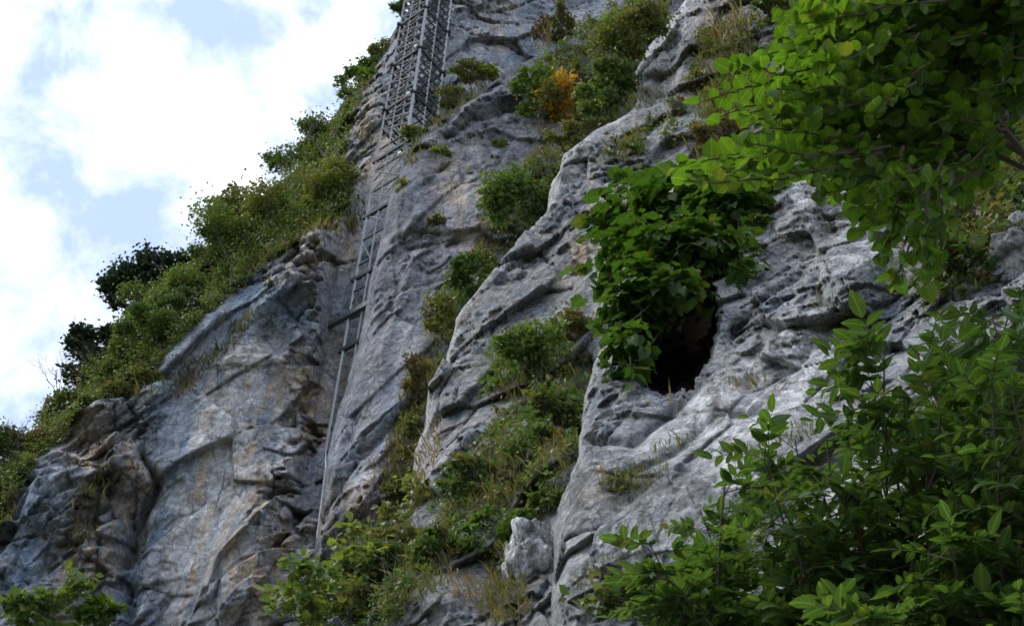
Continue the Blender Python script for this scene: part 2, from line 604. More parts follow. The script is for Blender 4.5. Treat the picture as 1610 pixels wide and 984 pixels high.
class Layer:
    def __init__(s, ctrl, edge, close, x0, x1, y0, y1, step, rim_w, rim_d, amps, strata, warp=7, features=(), seed=1, hollow=None, flute=0.0):
        s.depth = tps(ctrl)
        xs = np.arange(x0, x1, step)
        ys = np.arange(y0, y1, step)
        g = step * 1.25 ** np.arange(1, 60)
        ys = np.concatenate([ys, ys[-1] + np.cumsum(g)])
        ys = ys[ys < 2350]
        X, Y = np.meshgrid(xs, ys)
        s.X, s.Y, s.xs, s.ys = X, Y, xs, ys
        sh = X.shape
        q = np.stack([X.ravel() / 60, Y.ravel() / 60, np.full(X.size, seed * 3.3)], 1)
        wx = fbm(q, 4, seed).reshape(sh) * warp
        wy = fbm(q + 50, 4, seed).reshape(sh) * warp
        Xw, Yw = X + wx, Y + wy
        poly = list(edge) + list(close)
        ins = in_poly(Xw, Yw, poly)
        d = seg_dist(Xw, Yw, edge)
        sd_ = np.where(ins, d, -d)
        gy, gx = np.gradient(sd_, ys, xs)
        g2 = np.maximum(gx * gx + gy * gy, .25)
        near = (sd_ < 0) & (sd_ > -1.5 * step)
        X = np.where(near, X - gx / g2 * sd_, X)
        Y = np.where(near, Y - gy / g2 * sd_, Y)
        ins = ins | near
        s.X, s.Y = X, Y
        D = s.depth(X, Y)
        k = np.clip(1 - sd_ / rim_w, 0, 1)
        D = D + rim_d * (1 - np.sqrt(np.maximum(0, 1 - k * k * .97)))
        base = P(X, Y, D).reshape(-1, 3)
        # mean outward normal of the face
        b3 = base.reshape(*sh, 3)
        c0, c1 = np.searchsorted(ys, [max(y0, 100), 900])
        mid = b3[c0:c1]
        nrm = np.cross(mid[1:, :-1] - mid[:-1, :-1], mid[:-1, 1:] - mid[:-1, :-1])
        nrm = unit(nrm[ins[c0:c1][1:, :-1]].mean(0))
        if nrm @ (CAM - base.mean(0)) < 0:
            nrm = -nrm
        nrm = unit(nrm + np.array([0, 0, .15]))
        s.n = nrm
        sv = unit(np.array(P(*[np.array(v) for v in strata[1]]) - P(*[np.array(v) for v in strata[0]])))
        an_ = {1: .55, 2: .4, 3: .3, 4: .12}[seed]
        lw = {1: 1.0, 2: .9, 3: .55, 4: .4}[seed]
        qq = base - sv * (base @ sv)[:, None] * an_
        a1, L1, a2, L2, a3, L3, a4, L4 = amps
        wv = np.stack([fbm(base / L2 * .9 + k * 31, 2, seed + 60 + k) for k in range(3)], 1) * L2 * .06
        wq = np.stack([fbm(base / L3 * .9 + k * 17, 2, seed + 70 + k) for k in range(3)], 1) * L3 * .06
        big = fbm(qq / L1, 3, seed + 5) * a1
        # bedding: tilted ledges that step out and break off
        pv = unit(np.cross(nrm, sv))
        tt = (base @ pv) / (L2 * .9) + fbm(base / L2 * .7, 3, seed + 33) * .9
        fr = tt - np.floor(tt)
        led = np.where(fr < .95, fr / .95, (1 - fr) / .05)
        tt2 = (base @ unit(pv + .35 * sv)) / (L3 * .8) + fbm(base / L3 * .6, 3, seed + 37) * 1.1
        fr2 = tt2 - np.floor(tt2)
        led2 = np.where(fr2 < .93, fr2 / .93, (1 - fr2) / .07)
        lm = np.clip(fbm(base / L2 * .45, 2, seed + 35) * 2.2 + .45, 0, 1)
        lm2 = np.clip(fbm(base / L2 * .8, 2, seed + 39) * 2.2 + .4, 0, 1)
        f1, cr1 = facets((qq + wv) / L2, seed + 9, 110)
        f2, cr2 = facets((qq + wq) / L3, seed + 13, 90)
        f3, cr3 = facets((qq * .6 + base * .4 + wq * .6) / (L3 * .38), seed + 17, 60)
        brk = np.clip(fbm(base / L1 * 1.4, 3, seed + 45) * 2.4 + .55, .12, 1.25)
        for f in features:
            if f[0] == 'broken':
                brk = np.maximum(brk, f[6] * np.clip(blob(Xw, Yw, *f[1:6]).ravel() * 1.8, 0, 1))
        s.brk = brk
        h = f1 * a2 * 1.0 + (f2 * a3 * 1.25 + f3 * a3 * .6) * brk + led * a2 * .55 * lm * lw + led2 * a3 * .8 * lm2 * brk * lw
        h = h - np.exp(-cr1 * 70) * a2 * .3 - np.exp(-cr2 * 60) * a3 * .4 * brk
        fl = base * np.array([1, 1, .1])
        h = h + fbm(base / L4, 5, seed + 21, .66, False) * a4 * 1.3 + fbm(fl / (L3 * 1.1), 4, seed + 51, .55) * flute
        jm = np.clip(fbm(base / L2, 3, seed + 41) * 2 + .5, 0, 1)
        s.joint = ((np.exp(-cr1 * 40) * .8 + np.exp(-cr2 * 26) * brk + np.exp(-cr3 * 14) * .5 * brk) * jm).clip(0, 1).reshape(sh)
        s.joint = np.maximum(s.joint, (np.clip((fr - .86) / .05, 0, 1) * (1 - np.clip((fr - .95) / .05, 0, 1)) * lm * .8).reshape(sh))
        s.joint = s.joint * {1: 1.0, 2: .8, 3: .55, 4: .4}[seed]
        s.big = big.reshape(sh)
        h = h.reshape(sh)
        s.rough = np.ones(sh)
        for f in features:
            kind = f[0]
            if kind == 'smooth':
                _, x, y, rx, ry, an, kf = f
                s.rough *= 1 - kf * np.clip(blob(Xw, Yw, x, y, rx, ry, an) * 1.6, 0, 1)
        h = h * s.rough + s.big
        for f in features:
            kind = f[0]
            if kind == 'line':        # (polyline, height, width, asymmetry): crest or crack along a line
                _, pl, hh, wl, wr = f
                dd = seg_dist(Xw, Yw, pl)
                # side by the sign of the cross product with the chord
                (ax, ay), (bx, by) = pl[0], pl[-1]
                side = (bx - ax) * (Yw - ay) - (by - ay) * (Xw - ax)
                wd = np.where(side > 0, wr, wl)
                h = h + hh * np.exp(-(dd / wd) ** 1.3)
            elif kind == 'bump':
                _, x, y, rx, ry, an, hh = f
                u = np.clip(blob(Xw, Yw, x, y, rx, ry, an), 0, 1)
                h = h + hh * u * u * (3 - 2 * u)
        h = h * np.clip(sd_ / 6, 0.25, 1)
        for f in features:
            if f[0] == 'cap':             # a recess worn along a line: nothing stands out further than that
                dd = seg_dist(X, Y, f[1])
                h = np.minimum(h, f[3] + 4 * np.clip(dd / f[2] - 1, 0, 9) + .25 * fbm(base / 1.2, 3, 99).reshape(sh))
        V = base.reshape(*sh, 3) + h[..., None] * (nrm * .2 - unit(ray(X, Y)) * .8)
        # jitter along the ledge edge
        s.hm = None
        if hollow is not None:
            hp, hd = hollow
            q_ = np.stack([X.ravel() / 14, Y.ravel() / 14, np.full(X.size, 2.2)], 1)
            Xh, Yh = X + fbm(q_, 3, 95).reshape(sh) * 9, Y + fbm(q_ + 40, 3, 96).reshape(sh) * 9
            hin = in_poly(Xh, Yh, hp)
            hdist = seg_dist(Xh, Yh, hp + hp[:1])
            hnz = fbm(base / .2, 5, 91).reshape(sh) * .07
            push = np.where(hin, (hd + hnz * 2) * (1 - np.exp(-(hdist / 17) ** 1.2)) + hnz * np.clip(hdist / 10, 0, 1), 0)
            V = V + push[..., None] * unit(ray(X, Y))
            s.hm = hin & (hdist > 5)
        s.V, s.ins, s.sd, s.h = V, ins, sd_, h
        s.Xw, s.Yw = Xw, Yw

    def surf(s, px, py):
        """point of the built surface under that pixel (nearest node)"""
        i = np.clip(np.searchsorted(s.ys, py), 0, len(s.ys) - 1)
        j = np.clip(np.searchsorted(s.xs, px), 0, len(s.xs) - 1)
        return s.V[i, j]

    def dist(s, px, py):
        return (s.surf(px, py) - CAM) @ _F

    def build(s, name, mat, stain, label=None):
        V, ins = s.V, s.ins
        ny, nx = ins.shape
        idx = np.arange(ny * nx).reshape(ny, nx)
        ok = ins[:-1, :-1] & ins[1:, :-1] & ins[:-1, 1:] & ins[1:, 1:]
        q = np.stack([idx[:-1, :-1], idx[1:, :-1], idx[1:, 1:], idx[:-1, 1:]], -1)
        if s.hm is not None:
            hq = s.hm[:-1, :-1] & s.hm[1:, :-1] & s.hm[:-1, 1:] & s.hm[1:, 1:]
        faces = q[ok]
        Vf = V.reshape(-1, 3)
        # skirt that closes the rock backwards along its edge
        e = np.concatenate([faces[:, [0, 1]], faces[:, [1, 2]], faces[:, [2, 3]], faces[:, [3, 0]]])
        key = np.minimum(e[:, 0], e[:, 1]).astype(np.int64) * (ny * nx) + np.maximum(e[:, 0], e[:, 1])
        u, first, cnt = np.unique(key, return_index=True, return_counts=True)
        be = e[first[cnt == 1]]
        bv = np.unique(be)
        off = {}
        m = np.full(ny * nx, -1)
        back1 = CAM + (Vf[bv] - CAM) * 1.05 + np.array([0, 0, -.02]) * np.linalg.norm(Vf[bv] - CAM, axis=1)[:, None]
        back2 = CAM + (Vf[bv] - CAM) * 1.35 + np.array([0, 0, -.15]) * np.linalg.norm(Vf[bv] - CAM, axis=1)[:, None]
        nb = len(bv)
        m[bv] = np.arange(nb)
        A = ny * nx
        sk1 = np.stack([be[:, 1], be[:, 0], A + m[be[:, 0]], A + m[be[:, 1]]], 1)
        sk2 = np.stack([A + m[be[:, 1]], A + m[be[:, 0]], A + nb + m[be[:, 0]], A + nb + m[be[:, 1]]], 1)
        Vall = np.concatenate([Vf, back1, back2])
        St = stain(s).reshape(-1, 4)
        Sall = np.concatenate([St, St[bv], St[bv]])
        jt = s.joint.reshape(-1)
        Jall = np.concatenate([jt, jt[bv], jt[bv]])

        def compact(fc, nm, mt):
            used = np.unique(fc)
            mm = np.full(len(Vall), -1)
            mm[used] = np.arange(len(used))
            return mesh_obj(nm, Vall[used], [mm[fc]], mt, None, True, Sall[used], Jall[used])
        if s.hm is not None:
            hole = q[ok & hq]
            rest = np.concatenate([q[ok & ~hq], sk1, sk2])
            o2 = compact(hole, 'cave', M['hollow_shade'])
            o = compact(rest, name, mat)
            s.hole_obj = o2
        else:
            o = compact(np.concatenate([faces, sk1, sk2]), name, mat)
        o['kind'] = 'structure'
        if label:
            o['label'] = label
        return o


# ---- far cliff with the vegetated shoulder above it
A = Layer(
    [(0, 984, 55), (0, 850, 56), (250, 984, 51), (250, 750, 53), (300, 560, 55), (480, 984, 48), (480, 760, 50.5), (480, 550, 52.6), (450, 420, 54),
     (540, 370, 54), (520, 660, 52.6), (560, 500, 53), (600, 300, 53), (650, 180, 54), (700, 0, 56), (640, 0, 58), (570, 170, 58),
     (780, 0, 57), (860, 60, 56), (950, 0, 58), (700, 500, 52), (700, 984, 50), (1000, 300, 55), (1100, 0, 58), (1100, 800, 50),
     (-300, 984, 60), (-300, 750, 64), (20, 720, 61), (150, 560, 61), (280, 430, 62), (400, 300, 64), (500, 190, 66), (580, 80, 66), (620, -100, 66),
     (0, 2300, 47), (500, 2300, 42), (1100, 2300, 42)],
    [(-400, 1000), (-200, 900), (-60, 790), (0, 735), (50, 690), (110, 625), (180, 530), (250, 450), (330, 375), (400, 325), (470, 262), (530, 180),
     (575, 120), (615, 60), (650, 5), (700, -80), (800, -220)],
    [(1300, -220), (1300, 2500), (-400, 2500)],
    -320, 1080, -170, 1000, 2.0, 40, 7.0,
    (1.8, 15, 1.7, 4.6, .8, 1.7, .2, 1.0), ((300, 900, 70), (600, 420, 72)), 8,
    [('cap', [(640, 180), (600, 300), (580, 370), (560, 440), (545, 540), (525, 660), (505, 780)], 30, -.5), ('broken', 505, 560, 50, 190, 12, 1.7), ('broken', 490, 420, 90, 50, -30, 1.6), ('broken', 460, 790, 70, 90, 20, 1.4), ('broken', 190, 690, 60, 110, 20, 1.6), ('broken', 130, 860, 70, 100, 20, 1.3),
     ('smooth', 330, 720, 120, 300, 15, .35), ('smooth', 440, 560, 60, 90, 0, .3),
     ('bump', 400, 860, 60, 150, 25, 2.4), ('line', [(300, 984), (345, 880), (440, 785), (470, 775)], 1.0, 6, 30),
     ('line', [(425, 782), (470, 772), (520, 745)], -1.6, 5, 9),
     ('line', [(195, 880), (210, 820), (245, 760), (225, 720)], -2.6, 14, 8),
     ('line', [(205, 984), (200, 900), (225, 830)], -2.0, 12, 8),
     ('bump', 205, 740, 45, 40, -20, 2.2), ('bump', 75, 780, 75, 60, -30, 2.2), ('line', [(30, 760), (100, 725), (150, 740)], 1.0, 8, 30),
     ('bump', 140, 820, 60, 90, 25, 1.8), ('line', [(0, 860), (40, 800), (60, 770)], -1.5, 10, 8),
     ('bump', 505, 395, 40, 30, -20, 2.6), ('bump', 470, 440, 40, 26, -35, 1.8), ('bump', 430, 470, 40, 22, -40, 1.3), ('bump', 525, 450, 30, 28, 0, 1.4),
     ('line', [(470, 425), (505, 418), (545, 425)], -1.3, 6, 6), ('line', [(490, 405), (540, 415)], -1.2, 4, 5),
     ('bump', 490, 560, 30, 60, 15, .6), ('bump', 490, 640, 30, 40, 15, .6), ('line', [(440, 575), (400, 545), (350, 580)], .9, 8, 14),
     ('bump', 425, 535, 34, 34, 0, -1.5), ('bump', 300, 540, 70, 30, -45, .9), ('line', [(475, 640), (500, 690), (470, 760)], -1.2, 8, 6),
     ('bump', 150, 660, 40, 40, -30, 2.4)], 1, None, .75)


def stain_a(s):
    X, Y = s.Xw, s.Yw
    R = blob(X, Y, 320, 720, 150, 300, 12) + blob(X, Y, 230, 930, 70, 160, 10) + blob(X, Y, 60, 870, 90, 120, 10) + blob(X, Y, 430, 560, 60, 110) + blob(X, Y, 470, 680, 30, 70) \
        + blob(X, Y, 800, 60, 70, 110, 15) + blob(X, Y, 380, 480, 50, 40, -40) + .35
    G = 1.25 * (blob(X, Y, 410, 690, 55, 160, 14) + blob(X, Y, 420, 890, 90, 130, 25) + blob(X, Y, 500, 400, 80, 50, -30) + blob(X, Y, 360, 640, 50, 120, 15) + blob(X, Y, 200, 760, 60, 70, 0)
              + blob(X, Y, 150, 700, 60, 60) + blob(X, Y, 500, 620, 50, 120, 12) + blob(X, Y, 310, 820, 40, 170, 12) + blob(X, Y, 570, 240, 50, 120, 20) + .5 * blob(X, Y, 780, 40, 60, 100)
              + .8 * blob(X, Y, 140, 880, 60, 120, 25))
    B = .3 * blob(X, Y, 300, 800, 160, 260, 12) + blob(X, Y, 310, 800, 40, 220, 12) + blob(X, Y, 380, 660, 45, 150, 12) + blob(X, Y, 470, 390, 60, 40, -30) + blob(X, Y, 450, 720, 24, 130, 6) + .8 * blob(X, Y, 560, 230, 30, 110, 20) \
        + .7 * blob(X, Y, 770, 40, 50, 120, 15) + .6 * blob(X, Y, 240, 860, 30, 140, 8) + .5 * blob(X, Y, 170, 660, 50, 40)
    rock_edge = [(-400, 1060), (-60, 880), (0, 850), (25, 800), (80, 730), (135, 680), (150, 650), (230, 610), (300, 540), (350, 485), (420, 425), (490, 385), (555, 345), (545, 250), (560, 180), (600, 95), (640, 35), (690, -60)]
    d = seg_dist(X, Y, rock_edge)
    up = in_poly(X, Y, rock_edge + [(690, -300), (-400, -300)])
    soil = np.where(up, np.clip(d / 12 + .35, 0, 1), np.clip(.35 - d / 16, 0, 1))
    soil = np.maximum(soil, .9 * blob(X, Y, 150, 790, 24, 60, 35))
    soil = np.maximum(soil, .8 * blob(X, Y, 295, 595, 12, 40, 40))
    out = np.stack([np.clip(R, 0, 1), np.clip(G, 0, 1), np.clip(B, 0, 1), np.clip(soil, 0, 1)], -1)
    return out


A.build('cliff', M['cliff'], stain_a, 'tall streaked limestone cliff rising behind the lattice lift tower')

# ---- smooth slab in front of the lift
SL = Layer(
    [(500, 830, 46), (525, 670, 46.5), (562, 540, 47), (597, 360, 47.4), (650, 215, 47.8), (740, 150, 49), (800, 110, 49.5), (880, 60, 51),
     (620, 800, 43), (640, 600, 44), (680, 400, 45.5), (760, 250, 46.5), (850, 150, 48), (760, 500, 44), (720, 700, 42.5), (900, 300, 45),
     (480, 984, 45), (650, 984, 42), (900, 800, 42), (1000, 100, 49), (1000, 500, 44), (1150, 0, 50), (450, 2300, 40), (1000, 2300, 38)],
    [(380, 2500), (470, 1100), (488, 984), (497, 850), (512, 740), (524, 685), (532, 650), (550, 590), (566, 530), (580, 455), (592, 400), (600, 360), (612, 318), (632, 270),
     (648, 222), (690, 190), (740, 152), (800, 112), (845, 90), (890, 70), (950, 20), (1000, -60), (1050, -200)],
    [(1400, -200), (1400, 2500)],
    360, 1200, -120, 1000, 2.0, 20, 3.4,
    (1.2, 12, 1.0, 4.6, .4, 1.5, .16, .8), ((560, 800, 60), (760, 300, 62)), 6,
    [('smooth', 640, 560, 90, 260, 20, .3), ('broken', 570, 790, 90, 60, -30, 1.2), ('broken', 760, 170, 90, 50, -30, 1.3),
     ('line', [(720, 190), (760, 160), (810, 145)], 1.3, 8, 20), ('bump', 770, 155, 50, 22, -30, 1.2), ('line', [(700, 215), (760, 185), (805, 170)], -1.3, 7, 6),
     ('line', [(672, 284), (690, 268), (700, 262)], -1.0, 4, 9), ('line', [(648, 374), (668, 362), (690, 366)], -1.1, 4, 9), ('line', [(640, 384), (680, 388), (730, 374)], -.7, 4, 8), ('broken', 670, 375, 60, 30, -10, 1.6),
     ('line', [(520, 740), (570, 680), (640, 625)], 1.0, 8, 26), ('line', [(510, 820), (560, 730), (640, 650), (660, 640)], -1.0, 10, 8),
     ('bump', 555, 790, 50, 40, -35, 1.2), ('bump', 560, 700, 30, 60, 40, -.8), ('line', [(600, 560), (640, 440), (660, 400)], .5, 10, 20)], 2, None, .25)


def stain_s(s):
    X, Y = s.Xw, s.Yw
    R = .25 + .7 * blob(X, Y, 590, 700, 60, 120, 35) + .5 * blob(X, Y, 640, 620, 40, 60) + .4 * blob(X, Y, 760, 160, 60, 30)
    G = .10 + .5 * blob(X, Y, 570, 790, 80, 50, -35) + .5 * blob(X, Y, 730, 300, 60, 80) + .3 * blob(X, Y, 740, 400, 60, 60)
    B = .35 * blob(X, Y, 650, 470, 90, 160, 20) + .8 * blob(X, Y, 570, 760, 70, 30, -35) + .6 * blob(X, Y, 560, 660, 60, 14, -50) + .7 * blob(X, Y, 790, 180, 40, 16, -35) + .4 * blob(X, Y, 745, 280, 20, 70)
    soil = .9 * blob(X, Y, 700, 185, 80, 12, -35) + .8 * blob(X, Y, 645, 235, 16, 30, 20) + .85 * blob(X, Y, 660, 620, 34, 90, 20) + .9 * blob(X, Y, 900, 150, 110, 90) + .9 * blob(X, Y, 820, 320, 60, 90, 25) \
        + .7 * blob(X, Y, 700, 490, 30, 60, 20)
    return np.stack([np.clip(v, 0, 1) for v in (R, G, B, soil)], -1)


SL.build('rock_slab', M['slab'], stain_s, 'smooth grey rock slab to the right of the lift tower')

# ---- middle ridge
B_EDGE = [(1180, -220), (1110, -60), (1078, 0), (1037, 49), (997, 114), (1003, 160), (985, 180), (940, 207), (887, 244), (869, 285), (854, 345), (800, 404), (754, 454), (717, 504),
          (700, 575), (675, 617), (677, 655), (652, 704), (660, 770), (620, 850), (580, 984), (470, 1500), (300, 2500)]
B = Layer(
    [(1078, 0, 30), (1180, 100, 27), (1000, 170, 28), (890, 244, 26.5), (854, 345, 25), (750, 460, 23), (700, 580, 21), (680, 650, 20), (660, 770, 18.5), (600, 900, 16.5),
     (1100, 300, 23), (950, 400, 21), (900, 550, 18.5), (800, 700, 17.2), (850, 850, 14.5), (700, 984, 14), (900, 984, 12.5), (1300, 200, 21), (1300, 500, 15), (1100, 700, 13),
     (1500, 0, 25), (300, 2300, 10), (900, 2300, 8), (1500, 2200, 8)],
    B_EDGE, [(1750, 2500), (1750, -220)],
    440, 1560, -170, 1000, 2.0, 24, 2.2,
    (.9, 7, .95, 2.4, .30, .75, .08, .4), ((660, 720, 22), (880, 260, 34)), 8,
    [('line', [(1062, 163), (989, 183), (940, 212), (895, 250), (876, 290), (860, 350), (806, 408), (760, 460), (722, 510), (705, 578), (682, 620)], .55, 30, 8),
     ('line', [(1100, 60), (1075, 110), (1065, 170)], .7, 14, 10), ('line', [(1055, 60), (1050, 110), (1020, 150)], -.8, 12, 10),
     ('line', [(700, 770), (760, 690), (830, 635)], -.8, 8, 10), ('bump', 735, 710, 34, 60, 40, .6), ('line', [(905, 700), (900, 640), (925, 570)], -1.2, 14, 10),
     ('line', [(940, 420), (905, 480), (880, 520)], .4, 8, 12), ('line', [(970, 330), (930, 390), (900, 420)], -.5, 9, 9),
     ('bump', 1080, 200, 60, 40, -25, .8), ('bump', 870, 760, 30, 40, 30, .5), ('bump', 690, 940, 60, 40, 0, .5)], 3)


def stain_b(s):
    X, Y = s.Xw, s.Yw
    R = .3 + .5 * blob(X, Y, 740, 690, 40, 70, 40) + .3 * blob(X, Y, 950, 330, 60, 60)
    G = .25 + .7 * blob(X, Y, 930, 360, 20, 90, 30) + .5 * blob(X, Y, 690, 730, 20, 40, 30) + .5 * blob(X, Y, 1140, 60, 50, 60)
    B = .75 * np.clip(1 - s.sd / 20, 0, 1) + .5 * blob(X, Y, 1060, 60, 40, 90, 25) + .5 * blob(X, Y, 960, 350, 20, 60, 30) + .4 * blob(X, Y, 690, 720, 20, 40) + .6 * blob(X, Y, 690, 940, 70, 50) + .3 * blob(X, Y, 910, 270, 30, 60)  # the edge-distance term paints sky-lit rim light into the crest colour
    soil = .9 * blob(X, Y, 1150, 130, 60, 120) + .9 * blob(X, Y, 850, 590, 90, 90) + 1.0 * blob(X, Y, 820, 760, 80, 60, -20) + .8 * blob(X, Y, 620, 900, 110, 90) + .75 * blob(X, Y, 985, 240, 40, 20, -20) + .8 * blob(X, Y, 790, 930, 60, 60)
    return np.stack([np.clip(v, 0, 1) for v in (R, G, B, soil)], -1)


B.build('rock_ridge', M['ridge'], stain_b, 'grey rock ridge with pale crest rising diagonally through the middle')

# ---- near rock with the hollow
HOLLOW = [(992, 590), (1006, 614), (1045, 626), (1082, 618), (1104, 596), (1120, 564), (1132, 527), (1136, 490), (1132, 455), (1100, 430), (1055, 425), (1020, 445), (1003, 490), (995, 545)]
Cc = Layer(
    [(932, 580, 6.6), (1000, 500, 6.9), (1150, 340, 7.6), (1215, 300, 7.8), (1300, 330, 7.2), (1400, 200, 8.2), (1610, 100, 8.2), (1330, 450, 6.4), (1200, 500, 6.3), (1100, 650, 5.8),
     (1250, 650, 5.5), (950, 750, 5.7), (900, 900, 5.3), (1000, 984, 4.9), (1200, 900, 4.8), (1400, 800, 4.8), (1500, 500, 5.6), (1600, 400, 5.8), (1600, 984, 4.2), (1800, 600, 5.0),
     (700, 2300, 3.6), (1100, 2300, 3.0), (1800, 2300, 2.8)],
    [(2100, -50), (1800, 40), (1610, 110), (1400, 205), (1290, 262), (1235, 285), (1205, 300), (1150, 345), (1080, 420), (1000, 480), (950, 545), (930, 580), (915, 650), (908, 720), (885, 775),
     (874, 800), (872, 900), (868, 984), (840, 1200), (600, 2500)],
    [(2100, 2500)],
    780, 1960, 60, 1000, 2.0, 26, .55,
    (.16, 1.6, .24, .62, .075, .2, .022, .1), ((1000, 700, 7), (1350, 350, 8.5)), 8,
    [('bump', 1340, 440, 70, 60, -35, .22), ('line', [(1285, 425), (1330, 395), (1370, 370)], .16, 10, 20), ('bump', 1260, 330, 60, 46, -30, .22),
     ('line', [(1150, 525), (1190, 480), (1260, 435)], -.2, 6, 8), ('line', [(1150, 520), (1200, 500), (1250, 470)], -.14, 7, 5), ('line', [(1290, 440), (1295, 480), (1340, 500)], -.18, 10, 10),
     ('bump', 1230, 540, 80, 40, -30, .12), ('smooth', 1070, 560, 120, 120, 0, .6), ('line', [(930, 690), (990, 700), (1060, 640), (1090, 610)], -.16, 8, 8),
     ('bump', 1130, 610, 60, 60, -40, .12), ('line', [(960, 760), (1050, 720), (1130, 650), (1200, 640)], -.10, 8, 8), ('bump', 930, 800, 40, 60, 10, .14),
     ('bump', 1420, 470, 60, 70, 0, -.25)], 4, (HOLLOW, 2.4))


def stain_c(s):
    X, Y = s.Xw, s.Yw
    R = .2 + .4 * blob(X, Y, 1200, 480, 80, 40, -25) + .3 * blob(X, Y, 990, 640, 80, 60) + .3 * blob(X, Y, 1420, 500, 60, 60)
    G = .05 + .3 * blob(X, Y, 1170, 610, 60, 40, -30) + .3 * blob(X, Y, 1260, 340, 70, 40) + .4 * blob(X, Y, 940, 790, 60, 40)
    B = .7 * blob(X, Y, 1270, 560, 80, 60, -30) + .7 * blob(X, Y, 1330, 420, 60, 24, -35) + .5 * blob(X, Y, 1220, 650, 120, 40, -30) + .8 * blob(X, Y, 1150, 760, 30, 90) + .4 * blob(X, Y, 960, 880, 60, 100) \
        + .9 * blob(X, Y, 1350, 850, 200, 120) + .9 * blob(X, Y, 1550, 700, 100, 100) + .6 * blob(X, Y, 1260, 310, 80, 50) + .6 * blob(X, Y, 1100, 660, 120, 50, -30) + .7 * blob(X, Y, 1200, 590, 140, 50, -30) + .3
    soil = .7 * blob(X, Y, 1560, 300, 120, 100) + .55 * blob(X, Y, 1010, 760, 60, 40, -25) + .6 * blob(X, Y, 960, 940, 60, 50) + .5 * blob(X, Y, 1340, 500, 30, 30) + .6 * blob(X, Y, 1470, 420, 40, 60)
    return np.stack([np.clip(v, 0, 1) for v in (R, G, B, soil)], -1)


Cc.build('rock_face', M['near'], stain_c, 'pale rough rock face close by with a dark hollow in it')
tag(Cc.hole_obj, 'hollow with painted-in shade in the near rock beneath the overhanging ivy bush', 'hollow', None, 'structure')

# ---- ground
mesh_obj('ground', [(-1500, -1500, 0), (1500, -1500, 0), (1500, 1500, 0), (-1500, 1500, 0)], [np.array([[0, 1, 2, 3]])], M['ground'])['kind'] = 'structure'


